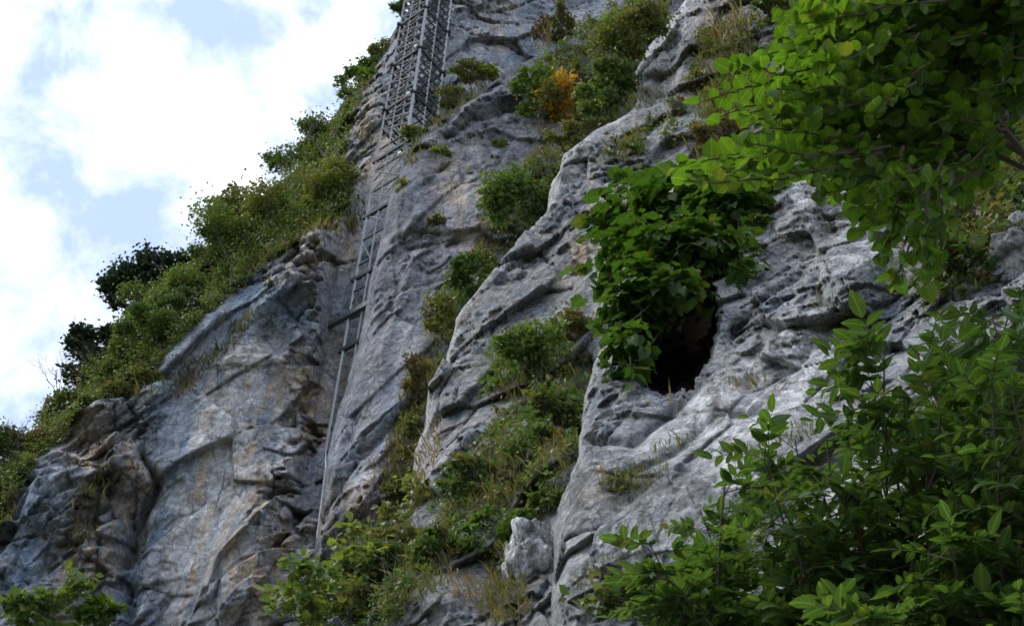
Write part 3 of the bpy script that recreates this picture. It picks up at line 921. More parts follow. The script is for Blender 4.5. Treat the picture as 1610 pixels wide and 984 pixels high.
# ------------------------------------------------------------------ lattice lift tower
def tower():
    front = P(np.array(652.), np.array(135.), hz(np.array(652.), np.array(135.), 49.6))
    fx, fy = front[0], front[1]
    hd = unit(np.array([fx, fy, 0]))
    rot = lambda a: np.array([hd[0] * math.cos(a) - hd[1] * math.sin(a), hd[0] * math.sin(a) + hd[1] * math.cos(a), 0])
    e1, e2 = rot(math.radians(43)), rot(math.radians(-47))
    W = 2.95
    z_of = lambda py, px: front[2] * 0 + CAM[2] + math.hypot(fx, fy) * (lambda v: v[2] / math.hypot(v[0], v[1]))(ray(np.array(float(px)), np.array(float(py))))
    z183, ztop = z_of(190, 646), z_of(-190, 690)
    z360, z540, z670 = z_of(360, 590), z_of(545, 560), z_of(675, 525)
    b = np.array([fx, fy, 0])
    corner = {'front': b, 'side': b + e1 * W, 'far': b + e2 * W, 'back': b + (e1 + e2) * W}
    at = lambda k, z: np.array([corner[k][0], corner[k][1], z]) if isinstance(k, str) else np.array([k[0], k[1], z])
    root = empty('lift_tower', at('side', z670), 'grey steel lattice lift tower clinging to the cliff face beside the rock slab', 'lift tower')
    zl = {'front': z360, 'side': z670, 'far': z183, 'back': z360}
    for k in corner:
        mb = MB()
        mb.bar(at(k, zl[k]), at(k, ztop), {'front': .22, 'side': .15}.get(k, .16))
        mb.build('post', M['steel'], root)
    # guide rails midway along the faces
    mids = [b + e1 * W * .62, b + e1 * W * .3 + e2 * .05, b + e2 * W * .5, b + e1 * W * .55 + e2 * W * .55]
    for q, zz in zip(mids, (z540, z360, z183, z360)):
        mb = MB()
        mb.bar(at(q, zz), at(q, ztop), .11)
        mb.build('guide_rail', M['steel'], root)
    bay = 1.3
    n = int((ztop - z540) / bay)
    for i in range(n + 1):
        z = ztop - i * bay
        heavy = i % 5 == 0
        if z < z183 and not heavy and i % 2:
            continue
        mb = MB()
        th = .32 if heavy else .15
        low = z < z183
        prs = [('front', 'side')] if low else [('front', 'side'), ('front', 'far'), ('far', 'back'), ('side', 'back')]
        for p0, p1 in prs:
            a0, a1 = at(p0, z), at(p1, z)
            if low and z < z360:
                a0 = at(mids[0], z)
            d = unit(a1 - a0)
            ov = .35 if heavy else .0
            mb.bar(a0 - d * ov, a1 + d * ov, th * .7, th)
        mb.build('cross_beam', M['dark_steel'], root)
        # bracing of the bay below
        if i < n:
            mb = MB()
            zb = z - bay * (2 if z < z183 else 1)
            if zb > z183:
                for p0, p1 in (('front', 'side'), ('front', 'far'), ('side', 'back')):
                    if i % 2:
                        p0, p1 = p1, p0
                    mb.bar(at(p0, z), at(p1, zb), .09)
                    if p0 != 'side' and p1 != 'back':
                        mb.bar(at(p1, z), at(p0, zb), .06)
            elif zb > z360:
                a0, a1 = ('front', 'side') if i % 2 else ('side', 'front')
                mb.bar(at(a0, z), at(a1, zb), .085)
                mb.bar(at(a1, z), at(a0, zb), .06)
            else:
                a0, a1 = (mids[0], 'side') if i % 2 else ('side', mids[0])
                mb.bar(at(a0, z), at(a1, zb), .07)
            mb.build('brace', M['brace_steel'], root)
    # fixings that tie the mast to the rock behind
    for zz in (z183 + 5, z183 + 14, z183 + 22):
        mb = MB()
        mb.bar(at('back', zz), at('back', zz) + hd * 5, .16)
        mb.bar(at('side', zz), at('side', zz) + hd * 5.5, .16)
        mb.build('anchor_strut', M['dark_steel'], root)
    # projecting beam low on the mast
    z470 = z_of(462, 565)
    mb = MB()
    c = at(b + e1 * W * .95, z470)
    mb.bar(c - e1 * 2.0 - hd * .2, c + e1 * 1.9 - hd * .2, .32, .42)
    mb.build('beam', M['beam_paint'], root)
    # cable drop below the rail
    mb = MB()
    q0 = at('side', z670 + .2)
    q1 = P(np.array(512.), np.array(735.), np.array(min(A.dist(512, 735), SL.dist(530, 735)) - .9))
    q2 = P(np.array(498.), np.array(845.), np.array(SL.dist(515, 845) - .9))
    mb.tube([q0, q1, q2], .028, 6)
    mb.build('cable', M['steel'], root)
    # small white lamps on the mast
    for zz in (z_of(73, 660), z_of(147, 650), z_of(240, 630)):
        mb = MB()
        p = at(b + e1 * .45 - hd * .2, zz)
        mb.tube([p + np.array([0, 0, -.18]), p + np.array([0, 0, -.1]), p + np.array([0, 0, .1]), p + np.array([0, 0, .18])], [.1, .2, .2, .08], 8)
        mb.build('lamp', M['white'], root)


tower()


# ------------------------------------------------------------------ foliage
def leaf_template(kind):
    if kind == 'far':
        V = np.array([(0, 0, 0), (.32, .45, .06), (0, 1, 0), (-.32, .45, .06)])
        return V, [np.array([[0, 1, 2, 3]])]
    if kind == 'mid':
        V = np.array([(0, 0, 0), (.26, .25, .07), (.3, .6, .06), (0, 1, -.06), (-.3, .6, .06), (-.26, .25, .07), (0, .5, 0)])
        return V, [np.array([[0, 1, 2, 6], [6, 2, 3, 4], [0, 6, 4, 5]])]
    if kind == 'round':            # broad rounded leaf with a short tip
        out = [(.0, 0), (.22, .02), (.40, .16), (.47, .36), (.45, .56), (.34, .76), (.17, .91), (0, 1.03)]
    elif kind == 'lance':
        out = [(.0, 0), (.08, .06), (.15, .2), (.19, .38), (.175, .56), (.125, .74), (.06, .9), (0, 1.0)]
    elif kind == 'lobed':          # five lobes
        out = [(.0, .08), (.18, -.07), (.36, .0), (.47, .2), (.42, .34), (.48, .52), (.32, .64), (.17, .82), (0, 1.02)]
    n = len(out)
    V, F4 = [], []
    nm = n
    mid = [(0, y, 0) for _, y in out]
    if kind == 'lobed':
        mid = [(0, y, 0) for y in np.linspace(.1, 1.02, n)]
    for sgn in (1, -1):
        for t_, (x, y) in enumerate(out):
            z = .30 * abs(x) - .22 * (y - .4) ** 2 - .12 * x * x + (.02 if t_ % 2 else -.01)
            V.append((sgn * x, y, z))
    mz = [-.18 * (y - .4) ** 2 for _, y, _ in mid]
    V = [(m_[0], m_[1], z) for m_, z in zip(mid, mz)] + V
    F4 = []
    F3 = []
    for i in range(n - 1):
        r, l = n, 2 * n
        if i == n - 2:
            F3.append((i, r + i, i + 1))
            F3.append((i, i + 1, l + i))
        elif i == 0:
            F4.append((0, r + 0, r + 1, 1))
            F4.append((0, 1, l + 1, l + 0))
        else:
            F4.append((i, r + i, r + i + 1, i + 1))
            F4.append((i, i + 1, l + i + 1, l + i))
    return np.array(V), [np.array(F4), np.array(F3)]


LEAF_UV = {}
TPL = {k: leaf_template(k) for k in ('far', 'mid', 'round', 'lance', 'lobed')}


def leaves(kind, pos, nrm, axis, size, stretch=None):
    """arrays of leaves -> V, polys"""
    V, Fs = TPL[kind]
    n = unit(nrm)
    y = axis - n * (axis * n).sum(1)[:, None]
    y = unit(y)
    x = np.cross(y, n)
    sx = size if stretch is None else size * stretch
    curl = RNG.normal(.0, .35, len(pos))
    zz = V[None, :, 2] + curl[:, None] * (V[None, :, 1] ** 2) * .35
    W = pos[:, None] + (V[None, :, 0] * sx[:, None])[..., None] * x[:, None] + (V[None, :, 1] * size[:, None])[..., None] * y[:, None] + (zz * size[:, None])[..., None] * n[:, None]
    off = np.arange(len(pos))[:, None, None] * len(V)
    P_ = [(f[None] + off).reshape(-1, f.shape[1]) for f in Fs if len(f)]
    if kind in ('round', 'lance', 'lobed'):
        uv = np.zeros((len(pos), len(V), 3))
        uv[:, :, 0] = V[None, :, 0]
        uv[:, :, 1] = V[None, :, 1]
        uv[:, :, 2] = RNG.uniform(0, 1, len(pos))[:, None]
        LEAF_UV[id(P_[0])] = uv.reshape(-1, 3)
    return W.reshape(-1, 3), P_


def rdir(n):
    return unit(RNG.normal(size=(n, 3)))


UP = np.array([0, 0, 1.0])


def wob(a, b, n=6, amp=.08, sag=0):
    t = np.linspace(0, 1, n)[:, None]
    p = a + (b - a) * t
    l = np.linalg.norm(b - a)
    j = RNG.normal(size=(n, 3)) * amp * l
    j[0] = 0
    j[-1] *= .4
    p = p + np.cumsum(j, 0) * .4 * np.sin(t * math.pi) ** .5
    p[:, 2] += sag * l * np.sin(t[:, 0] * math.pi)
    return p


def bush(name, label, cat, group, layer, x, y, rx, ry, mat, leaf_px=5.2, cover=5.5, kind='far', clumps=None, root=None, lift=.55, mat2=None, frac2=0, spread=.5, stem_mat='bark', sparse=0, ang=0, depth=None):
    d0 = layer.dist(x, y)
    if depth is not None:
        d0 = depth
    rz = .75 * min(rx, ry)
    m = d0 / FPX                                   # metres per pixel here
    dc = d0 - lift * rz * m
    cen = P(np.array(float(x)), np.array(float(y)), np.array(dc))
    a = math.radians(ang)
    ex, ey = math.cos(a) * _R - math.sin(a) * _U, math.sin(a) * _R + math.cos(a) * _U
    if root is None:
        root = (x + .15 * rx, y + .85 * ry)
    base = layer.surf(*root) if depth is None else P(np.array(float(root[0])), np.array(float(root[1])), np.array(float(d0)))
    r = empty(name, base, label, cat, group)
    K = clumps or max(7, int(14 * math.sqrt(max(rx, ry) / 50)))
    ph = RNG.uniform(0, 2 * math.pi, K)
    rad = np.sqrt(RNG.uniform(0, 1, K)) * .86
    cu = np.stack([np.cos(ph) * rad, np.sin(ph) * rad, RNG.uniform(-.7, .8, K)], 1)
    cc = cen + (cu[:, :1] * rx * ex + cu[:, 1:2] * ry * ey - cu[:, 2:] * rz * _F) * m
    cr = RNG.uniform(.26, .52, K) * spread * 1.7
    area = math.pi * rx * ry * 1.15
    nl = int(cover * area / (leaf_px ** 2 * .36) * (1 - sparse))
    wts = cr ** 2
    ci = RNG.choice(K, nl, p=wts / wts.sum())
    dv = rdir(nl)
    rr = RNG.uniform(0, 1, nl) ** .45
    # ragged twigs beyond the clump
    tw = RNG.uniform(0, 1, nl) < .15
    rr = np.where(tw, rr * 1.6, rr)
    dv = unit(dv * np.array([1, 1, .8]))
    cr = cr * np.where(RNG.uniform(0, 1, K) < .25, 1.35, .9)
    off = dv * (rr * cr[ci])[:, None]
    pos = cc[ci] + (off[:, 0:1] * rx * ex + off[:, 1:2] * ry * ey - off[:, 2:] * rz * _F) * m
    nrm = unit(UP * .75 + rdir(nl) * .9 + dv * .5)
    axis = unit(dv + rdir(nl) * .7 - UP * .2)
    size = RNG.lognormal(0, .28, nl) * leaf_px * m
    sel = np.zeros(nl, bool) if not mat2 else (RNG.uniform(0, 1, nl) < np.where((ci % 3 == 0), min(1, frac2 * 2.2), frac2 * .4))
    for mk, k in ((mat, ~sel), (mat2, sel)):
        if k.sum() == 0:
            continue
        V, F = leaves(kind, pos[k], nrm[k], axis[k], size[k])
        mesh_obj('foliage' if mk == mat else 'coloured_foliage', V, F, M[mk], r)
    mb = MB()
    for q in range(K):
        j = base + RNG.normal(size=3) * .03 * rx * m
        mid = base + (cen - base) * RNG.uniform(.35, .6) + RNG.normal(size=3) * .08 * rx * m
        pts = np.concatenate([wob(j, mid, 4, .06), wob(mid, cc[q], 4, .06)[1:]])
        mb.tube(pts, np.linspace(.015, .004, len(pts)) * min(rx, ry) * m, 4)
        for _ in range(3):
            e = cc[q] + rdir(1)[0] * cr[q] * min(rx, ry) * m * 1.5
            mb.tube(wob(cc[q] * .6 + mid * .4, e, 4, .08), np.linspace(.005, .002, 4) * min(rx, ry) * m, 3)
    mb.build('branches', M[stem_mat], r)
    return r


def twig_shrub(label, layer, x, y, h, n, group=None, root=None):
    d = layer.dist(*(root or (x, y)))
    m = d / FPX
    base = P(np.array(float(x)), np.array(float(y)), np.array(d - .3))
    r = empty('bare_shrub', base, label, 'shrub', group)
    mb = MB()
    def grow(p, v, l, rad, dep):
        e = p + v * l
        pts = wob(p, e, 4, .06)
        mb.tube(pts, np.linspace(rad, rad * .6, 4), 4)
        if dep:
            for k in range(RNG.integers(2, 4)):
                t = RNG.uniform(.5, 1)
                grow(p + (e - p) * t, unit(v + RNG.normal(size=3) * .45 + UP * .1), l * RNG.uniform(.5, .75), rad * .6, dep - 1)
    for k in range(n):
        grow(base, unit(_U + RNG.normal(size=3) * .5), h * m * RNG.uniform(.35, .55), .8 * m, 3)
    mb.build('branches', M['twig'], r)
    return r


SKY = 'bushes along the skyline of the cliff'
T = [
 # name, label, cat, group, layer, x, y, rx, ry, mat, kwargs
 ('shrub', 'dark shrub with bare twig tips at the lowest left end of the skyline', 'shrub', SKY, A, 18, 735, 50, 60, 'mid_green', dict(sparse=.1, mat2='rust', frac2=.2)),
 ('shrub', 'brownish dark shrub below the olive bush at the left end of the skyline', 'shrub', SKY, A, 60, 710, 50, 45, 'olive', dict(mat2='rust', frac2=.4)),
 ('bush', 'rounded olive green bush left of the dark evergreens, under the bare twigs', 'bush', SKY, A, 98, 655, 56, 55, 'olive', dict(mat2='mid_green', frac2=.3)),
 ('evergreen_tree', 'lowest of three dark evergreen crowns on the skyline', 'tree', SKY, A, 152, 565, 52, 62, 'dark_green', dict(leaf_px=6.5, cover=8)),
 ('evergreen_tree', 'middle dark evergreen crown on the skyline, a small rounded one', 'tree', SKY, A, 210, 466, 40, 50, 'dark_green', dict(leaf_px=6.5, cover=8)),
 ('evergreen_tree', 'highest of three dark evergreen crowns on the skyline', 'tree', SKY, A, 278, 424, 48, 50, 'dark_green', dict(leaf_px=6.5, cover=8)),
 ('bush', 'broad mid green bush just right of the lowest dark evergreen', 'bush', SKY, A, 222, 545, 60, 75, 'green', dict(mat2='mid_green', frac2=.4)),
 ('bush', 'dark green shadowed bush hanging over the cliff edge below the broad bush', 'bush', SKY, A, 285, 495, 45, 42, 'mid_green', dict(mat2='dark_green', frac2=.5)),
 ('bush', 'olive bush at the cliff edge above the pale left crag', 'bush', SKY, A, 215, 600, 42, 30, 'olive', dict()),
 ('bush', 'lighter green bush below the highest dark evergreen', 'bush', SKY, A, 300, 455, 45, 36, 'green', dict(mat2='yellow_green', frac2=.25)),
 ('bush', 'large green bush right of the highest dark evergreen', 'bush', SKY, A, 362, 390, 62, 62, 'green', dict(mat2='olive', frac2=.3)),
 ('shrub', 'thin shrub with purple brown leaves standing out against the clouds', 'shrub', SKY, A, 374, 318, 46, 32, 'purple', dict(leaf_px=7, sparse=.55, mat2='mid_green', frac2=.2)),
 ('bush', 'green bush directly beneath the purple leaved shrub', 'bush', SKY, A, 392, 345, 60, 44, 'mid_green', dict(mat2='olive', frac2=.4)),
 ('bush', 'dark green bush on the skyline between the two upper evergreens', 'bush', SKY, A, 240, 470, 36, 36, 'mid_green', dict(mat2='green', frac2=.4)),
 ('bush', 'slim green bush on the cliff edge between the bright green bush and the tower', 'bush', SKY, A, 583, 112, 26, 34, 'green', dict(mat2='olive', frac2=.4, ang=25)),
 ('bush', 'olive bush between the purple shrub and the grassy ledge', 'bush', SKY, A, 440, 345, 60, 60, 'olive', dict(mat2='green', frac2=.4)),
 ('bush', 'yellowish green bush beside the rock just left of the lift tower', 'bush', SKY, A, 515, 305, 50, 58, 'olive', dict(mat2='yellow_green', frac2=.35)),
 ('bush', 'dark green bush on the skyline above the yellowish green bush', 'bush', SKY, A, 470, 262, 52, 44, 'mid_green', dict(mat2='olive', frac2=.3)),
 ('bush', 'loose green bush halfway between purple shrub and tower top', 'bush', SKY, A, 505, 215, 42, 40, 'green', dict(mat2='mid_green', frac2=.4)),
 ('bush', 'bright green bush high on the skyline left of the tower', 'bush', SKY, A, 562, 140, 36, 44, 'green', dict(mat2='bright_green', frac2=.3, ang=25)),
 ('bush', 'small olive bush on the cliff edge just left of the tower top', 'bush', SKY, A, 600, 85, 24, 30, 'olive', dict(ang=25)),
 ('small_tree', 'tiny leafy tree on the rim at the very top beside the tower', 'tree', SKY, A, 630, 14, 17, 20, 'green', dict(sparse=.3)),
 ('bush', 'yellow green bush on the ledge right of the tower, top of the slab', 'bush', None, SL, 752, 118, 42, 24, 'olive', dict(mat2='yellow_green', frac2=.45, ang=15)),
 ('bush', 'low olive bush on the ledge at the foot of the wide tower box', 'bush', None, SL, 716, 162, 28, 22, 'olive', dict(mat2='yellow_green', frac2=.3)),
 ('bush', 'small plant cushion below the wide tower box where the slab begins', 'bush', None, SL, 655, 215, 30, 20, 'olive', dict(mat2='green', frac2=.3, ang=30)),
 ('plant_tuft', 'small olive plant tuft on the slab just right of the foot of the tower box', 'plant', None, SL, 693, 240, 14, 10, 'olive', dict(mat2='yellow_green', frac2=.4)),
 ('plant_tuft', 'small plant tuft on the upper slab midway between tower and tall bright bush', 'plant', None, SL, 786, 226, 13, 10, 'olive', dict(mat2='green', frac2=.4)),
 ('plant_tuft', 'yellowish plant tuft beside the lattice mast at the slab edge', 'plant', None, SL, 634, 292, 10, 13, 'yellow_green', dict(mat2='olive', frac2=.5)),
 ('plant_tuft', 'tiny plant tuft above the dark notch in the middle of the slab', 'plant', None, SL, 688, 344, 14, 8, 'olive', dict(sparse=.2)),
 ('bush', 'tall bright green bush standing left of the orange bush', 'bush', None, SL, 845, 165, 42, 62, 'green', dict(leaf_px=7, mat2='bright_green', frac2=.5, cover=6)),
 ('autumn_bush', 'bush with orange autumn leaves between two green bushes', 'bush', None, SL, 888, 166, 46, 46, 'olive', dict(leaf_px=7.5, mat2='autumn', frac2=.42, lift=1.5, sparse=.2, spread=.7)),
 ('bush', 'dark green bush beside the orange bush, under the upper ridge rock', 'bush', None, SL, 955, 142, 44, 52, 'mid_green', dict(leaf_px=7.5, mat2='green', frac2=.4, depth=52, cover=6)),
 ('bush', 'olive bush filling the cleft at the top, left of the upper ridge rock', 'bush', None, SL, 990, 45, 52, 62, 'olive', dict(leaf_px=7, mat2='green', frac2=.35, depth=54, ang=35, cover=6)),
 ('climbing_plant', 'narrow green climber hanging down the grey rock near the top', 'plant', None, A, 884, 60, 15, 60, 'olive', dict(sparse=.25)),
 ('shrub', 'reddish brown shrub on the rock beside the narrow green climber', 'shrub', None, A, 852, 58, 16, 38, 'rust', dict(sparse=.45)),
 ('bush', 'olive bush in the gully just above the pale ridge shoulder', 'bush', None, SL, 890, 215, 36, 28, 'olive', dict(leaf_px=7, ang=30, depth=50)),
 ('bush', 'big green bush in the gully left of the pale ridge crest', 'bush', None, SL, 820, 315, 48, 72, 'green', dict(leaf_px=7, mat2='mid_green', frac2=.45, ang=-22, depth=48, cover=6.5)),
 ('bush', 'dark green bush in the gully halfway down the ridge crest', 'bush', None, SL, 742, 432, 34, 42, 'mid_green', dict(leaf_px=7, mat2='green', frac2=.4, ang=-25, depth=48, cover=6)),
 ('bush', 'small olive yellow bush below the dark bush in the gully', 'bush', None, SL, 692, 502, 24, 38, 'olive', dict(leaf_px=6.5, mat2='yellow_green', frac2=.3, depth=48)),
 ('bush', 'olive and brown shrub low in the gully beside the grey slab', 'shrub', None, SL, 668, 612, 30, 55, 'olive', dict(mat2='rust', frac2=.4, sparse=.35, ang=-20)),
 ('bush', 'fine leaved pale green shrub left of the near rock and hollow', 'shrub', None, B, 838, 580, 68, 74, 'green', dict(leaf_px=9, kind='mid', mat2='mid_green', frac2=.45, cover=6)),
 ('bush', 'twiggy brownish shrub under the ivy bush sprigs', 'shrub', None, B, 905, 530, 40, 48, 'olive', dict(leaf_px=8, mat2='rust', frac2=.35, sparse=.35)),
 ('bush', 'dark green shrub in the deep cleft left of the near rock', 'shrub', None, B, 868, 655, 46, 50, 'mid_green', dict(leaf_px=9, kind='mid', mat2='olive', frac2=.3)),
 ('bush', 'green shrub with yellow blossoms of leaves below the pale shrub', 'shrub', None, B, 850, 705, 52, 44, 'mid_green', dict(leaf_px=9, kind='mid', mat2='autumn', frac2=.07)),
 ('bush', 'broad dark shrub in the middle of the lower gully', 'shrub', None, B, 775, 770, 80, 52, 'mid_green', dict(leaf_px=9, kind='mid', mat2='olive', frac2=.5, ang=20)),
 ('bush', 'yellow green shrub at the left end of the lower gully', 'shrub', None, B, 650, 800, 46, 48, 'olive', dict(leaf_px=9, kind='mid', mat2='yellow_green', frac2=.4, sparse=.3)),
 ('bush', 'fresh bright green bush in front of the broad dark shrub', 'bush', None, B, 775, 835, 58, 42, 'bright_green', dict(leaf_px=10, kind='mid', mat2='green', frac2=.4)),
 ('bush', 'olive shrub beside the pale block at the foot of the near rock', 'shrub', None, B, 860, 800, 40, 46, 'mid_green', dict(leaf_px=9, kind='mid', mat2='olive', frac2=.5, sparse=.2)),
 ('bush', 'spreading dark green shrub at the bottom, right of the broad leaved sapling', 'shrub', None, B, 610, 905, 88, 66, 'mid_green', dict(leaf_px=11, kind='mid', mat2='olive', frac2=.4, lift=1.0)),
 ('bush', 'yellow green bush hanging over the bottom edge below the grey slab', 'bush', None, B, 545, 940, 60, 52, 'yellow_green', dict(leaf_px=11, kind='mid', mat2='mid_green', frac2=.5, lift=1.2)),
 ('bush', 'dark shrub in the gully just above the pale bottom rocks', 'shrub', None, B, 700, 870, 46, 40, 'mid_green', dict(leaf_px=10, kind='mid', mat2='rust', frac2=.2)),
 ('sapling', 'broad leaved light green sapling at the bottom left of the lower shrubs', 'sapling', None, B, 478, 925, 48, 62, 'green', dict(leaf_px=13, kind='mid', mat2='yellow_green', frac2=.35, sparse=.45, depth=17, cover=4.5)),
 ('sapling', 'upright sapling tip with pale leaves in front of the slab foot', 'sapling', None, B, 555, 850, 46, 30, 'yellow_green', dict(leaf_px=14, kind='mid', sparse=.6, depth=17, cover=4.5)),
 ('sapling', 'broad leaved green sapling in the bottom left corner of the view', 'sapling', None, A, 75, 955, 60, 40, 'green', dict(leaf_px=12, kind='mid', mat2='mid_green', frac2=.3, depth=20, cover=4.5, sparse=.2)),
 ('sapling', 'small green sapling right of the one in the bottom left corner', 'sapling', None, A, 160, 955, 32, 36, 'bright_green', dict(leaf_px=12, kind='mid', mat2='mid_green', frac2=.4, depth=20, cover=4.5)),
 ('sapling', 'slender sapling top above the bottom left corner saplings', 'sapling', None, A, 118, 915, 24, 26, 'green', dict(leaf_px=12, kind='mid', depth=20, sparse=.3, cover=4.5)),
 ('shrub', 'dark shrub on the rock beside the overhanging hazel at the top', 'shrub', None, B, 1222, 25, 44, 30, 'mid_green', dict(leaf_px=7, mat2='rust', frac2=.3)),
 ('shrub', 'sparse brown and green shrub on the grassy patch beneath the upper ridge rock', 'shrub', None, B, 1130, 215, 46, 40, 'olive', dict(leaf_px=7, mat2='rust', frac2=.3, sparse=.5)),
 ('shrub', 'low weedy shrub on the near rock left of the pinnate leaves', 'shrub', None, Cc, 985, 765, 40, 28, 'olive', dict(leaf_px=10, kind='mid', sparse=.72, mat2='mid_green', frac2=.4)),
 ('shrub', 'low dark weeds at the bottom centre beside the pinnate leaves', 'shrub', None, Cc, 985, 945, 62, 44, 'mid_green', dict(leaf_px=14, kind='mid', sparse=.4, mat2='olive', frac2=.4)),
 ('shrub', 'grass green shrub on the shadowed bank at the right edge', 'shrub', None, Cc, 1545, 260, 70, 56, 'mid_green', dict(leaf_px=13, kind='mid', mat2='olive', frac2=.4, cover=4.5)),
 ('shrub', 'dark low plants on the bank left of the pale boulders', 'shrub', None, Cc, 1505, 420, 46, 52, 'mid_green', dict(leaf_px=14, kind='mid', mat2='rust', frac2=.2, cover=4)),
]
for name, label, cat, group, lay, x, y, rx, ry, mat, kw in T:
    if group == SKY:
        kw.setdefault('leaf_px', 4.4)
    bush(name, label, cat, group, lay, x, y, rx, ry, mat, **kw)

twig_shrub('leafless grey twig shrub on the skyline above the olive bush', A, 92, 625, 95, 4, SKY, (110, 650))
twig_shrub('leafless twig shrub poking out at the left edge of the skyline', A, 22, 700, 60, 5, SKY, (60, 720))
twig_shrub('thin bare twigs on the skyline above the large green bushes', A, 480, 225, 60, 4, SKY, (520, 250))

# ---- grasses and small ledge plants: ground cover
def grass(name, label, layer, spots, mat, len_px, n_per, hang=.3, wid=.07):
    V, F = [], []
    tot = 0
    mb = MB()
    for (x, y, rx, ry, an) in spots:
        a = math.radians(an)
        n = int(n_per * rx * ry / 400)
        ph = RNG.uniform(0, 2 * math.pi, n)
        rr = np.sqrt(RNG.uniform(0, 1, n))
        u, v = np.cos(ph) * rr * rx, np.sin(ph) * rr * ry
        px = x + u * math.cos(a) - v * math.sin(a)
        py = y + u * math.sin(a) + v * math.cos(a)
        tuft = np.round(px / 7) * 1.0 + np.round(py / 7) * 3.1
        base = layer.surf(px, py) + layer.n * .01
        m = layer.dist(px, py) / FPX
        out = unit(layer.n * .8 + UP * .9 + rdir(n) * .7)
        l = RNG.lognormal(0, .35, n) * len_px * m
        p1 = base + out * l[:, None] * .5
        p2 = p1 + unit(out + (-UP * RNG.uniform(0, 2 * hang, n)[:, None]) + rdir(n) * .2) * l[:, None] * .5
        sdv = unit(np.cross(out, rdir(n))) * (l * wid)[:, None]
        W = np.stack([base - sdv, base + sdv, p1 + sdv * .8, p1 - sdv * .8, p2], 1).reshape(-1, 3)
        o = np.arange(n)[:, None] * 5
        mb.add(W, np.array([[0, 1, 2, 3]]) + o)
        mb.p.setdefault(3, []).append(np.array([[3, 2, 4]]) + o + (mb.n - len(W)))
    ob = mb.build(name, M[mat])
    tag(ob, label, None, None, 'stuff')
    return ob


grass('grass', 'olive grass fringing the cliff edge and ledges', A, [(520, 362, 45, 14, -15), (450, 390, 40, 12, -35), (400, 430, 40, 12, -45), (295, 595, 14, 42, 40), (380, 512, 14, 30, 45), (345, 560, 40, 12, -40), (150, 790, 20, 55, 35),
      (560, 340, 12, 30, 10), (340, 470, 30, 12, -45), (130, 850, 30, 14, -30), (240, 620, 40, 12, -40), (10, 810, 20, 40, 20), (575, 220, 10, 30, 20), (430, 455, 12, 8, 0)], 'grass', 11, 80, .5, .09)
grass('dry_grass', 'brown dry grass on the left ledges of the cliff', A, [(300, 605, 9, 26, 40), (140, 830, 18, 24, 35), (15, 800, 14, 30, 20), (95, 850, 30, 8, -20), (500, 372, 50, 8, -20)], 'dry', 11, 60, .6, .09)
grass('slab_grass', 'olive grass on the ledges and gully beside the slab', SL, [(720, 165, 60, 12, -35), (650, 235, 14, 30, 20), (630, 288, 10, 12, 0), (693, 240, 13, 9, 0), (785, 225, 13, 8, 0), (690, 345, 10, 6, 0), (665, 620, 30, 80, 20), (700, 500, 22, 50, 25), (770, 400, 24, 50, 30),
      (860, 260, 50, 30, -40), (640, 690, 30, 50, 20), (625, 760, 30, 50, 20), (950, 180, 60, 24, -20), (900, 110, 30, 40, 0), (690, 195, 20, 10, -30)], 'grass', 12, 70, .5, .08)
grass('slab_dry_grass', 'reddish brown dry grass in the gully beside the slab', SL, [(655, 600, 22, 50, 20), (640, 680, 26, 60, 20), (610, 740, 26, 40, 30), (760, 380, 16, 34, 30), (955, 185, 50, 14, -15), (850, 60, 16, 30, 0)], 'dry', 12, 45, .5, .08)
grass('ridge_grass', 'green grass and weeds covering the gully ledges of the ridge', B, [(1140, 130, 44, 110, 10), (1120, 235, 40, 26, 0), (985, 240, 40, 16, -20), (850, 590, 70, 70, 0), (800, 760, 100, 50, -20), (790, 940, 44, 40, 0), (620, 900, 90, 60, 0), (880, 700, 30, 60, 0), (690, 860, 40, 30, 0), (1020, 160, 30, 12, -20)], 'grass', 17, 60, .4, .06)
grass('ridge_dry_grass', 'brown dry grass hanging in the gully of the ridge', B, [(785, 895, 18, 44, 0), (730, 925, 30, 30, 0), (1140, 60, 44, 50, 0), (880, 745, 16, 50, 0), (1010, 150, 40, 10, -10), (670, 720, 18, 60, 20), (760, 790, 60, 30, -20), (800, 960, 40, 20, 0)], 'dry', 22, 40, 1.0, .04)
grass('rock_weeds', 'small weeds and dry grass scattered over the near rock', Cc, [(1530, 300, 80, 70, 0), (1560, 350, 40, 60, 0), (1480, 420, 40, 50, 0), (1010, 760, 50, 30, -20), (960, 930, 60, 50, 0), (1300, 490, 16, 14, 0), (1345, 510, 24, 24, 0), (1175, 600, 30, 14, -20), (1060, 700, 40, 14, -20), (1200, 720, 60, 20, -20), (1250, 690, 40, 20, 0)], 'grass', 15, 34, .8, .05)
grass('bank_dry_grass', 'long dry straw grass hanging on the right bank', Cc, [(1545, 340, 26, 44, 0), (1520, 370, 20, 30, 0), (1290, 482, 14, 10, 0), (1180, 605, 26, 10, -20), (960, 760, 40, 18, 0), (1050, 640, 30, 8, 0)], 'dry', 28, 34, 1.4, .02)


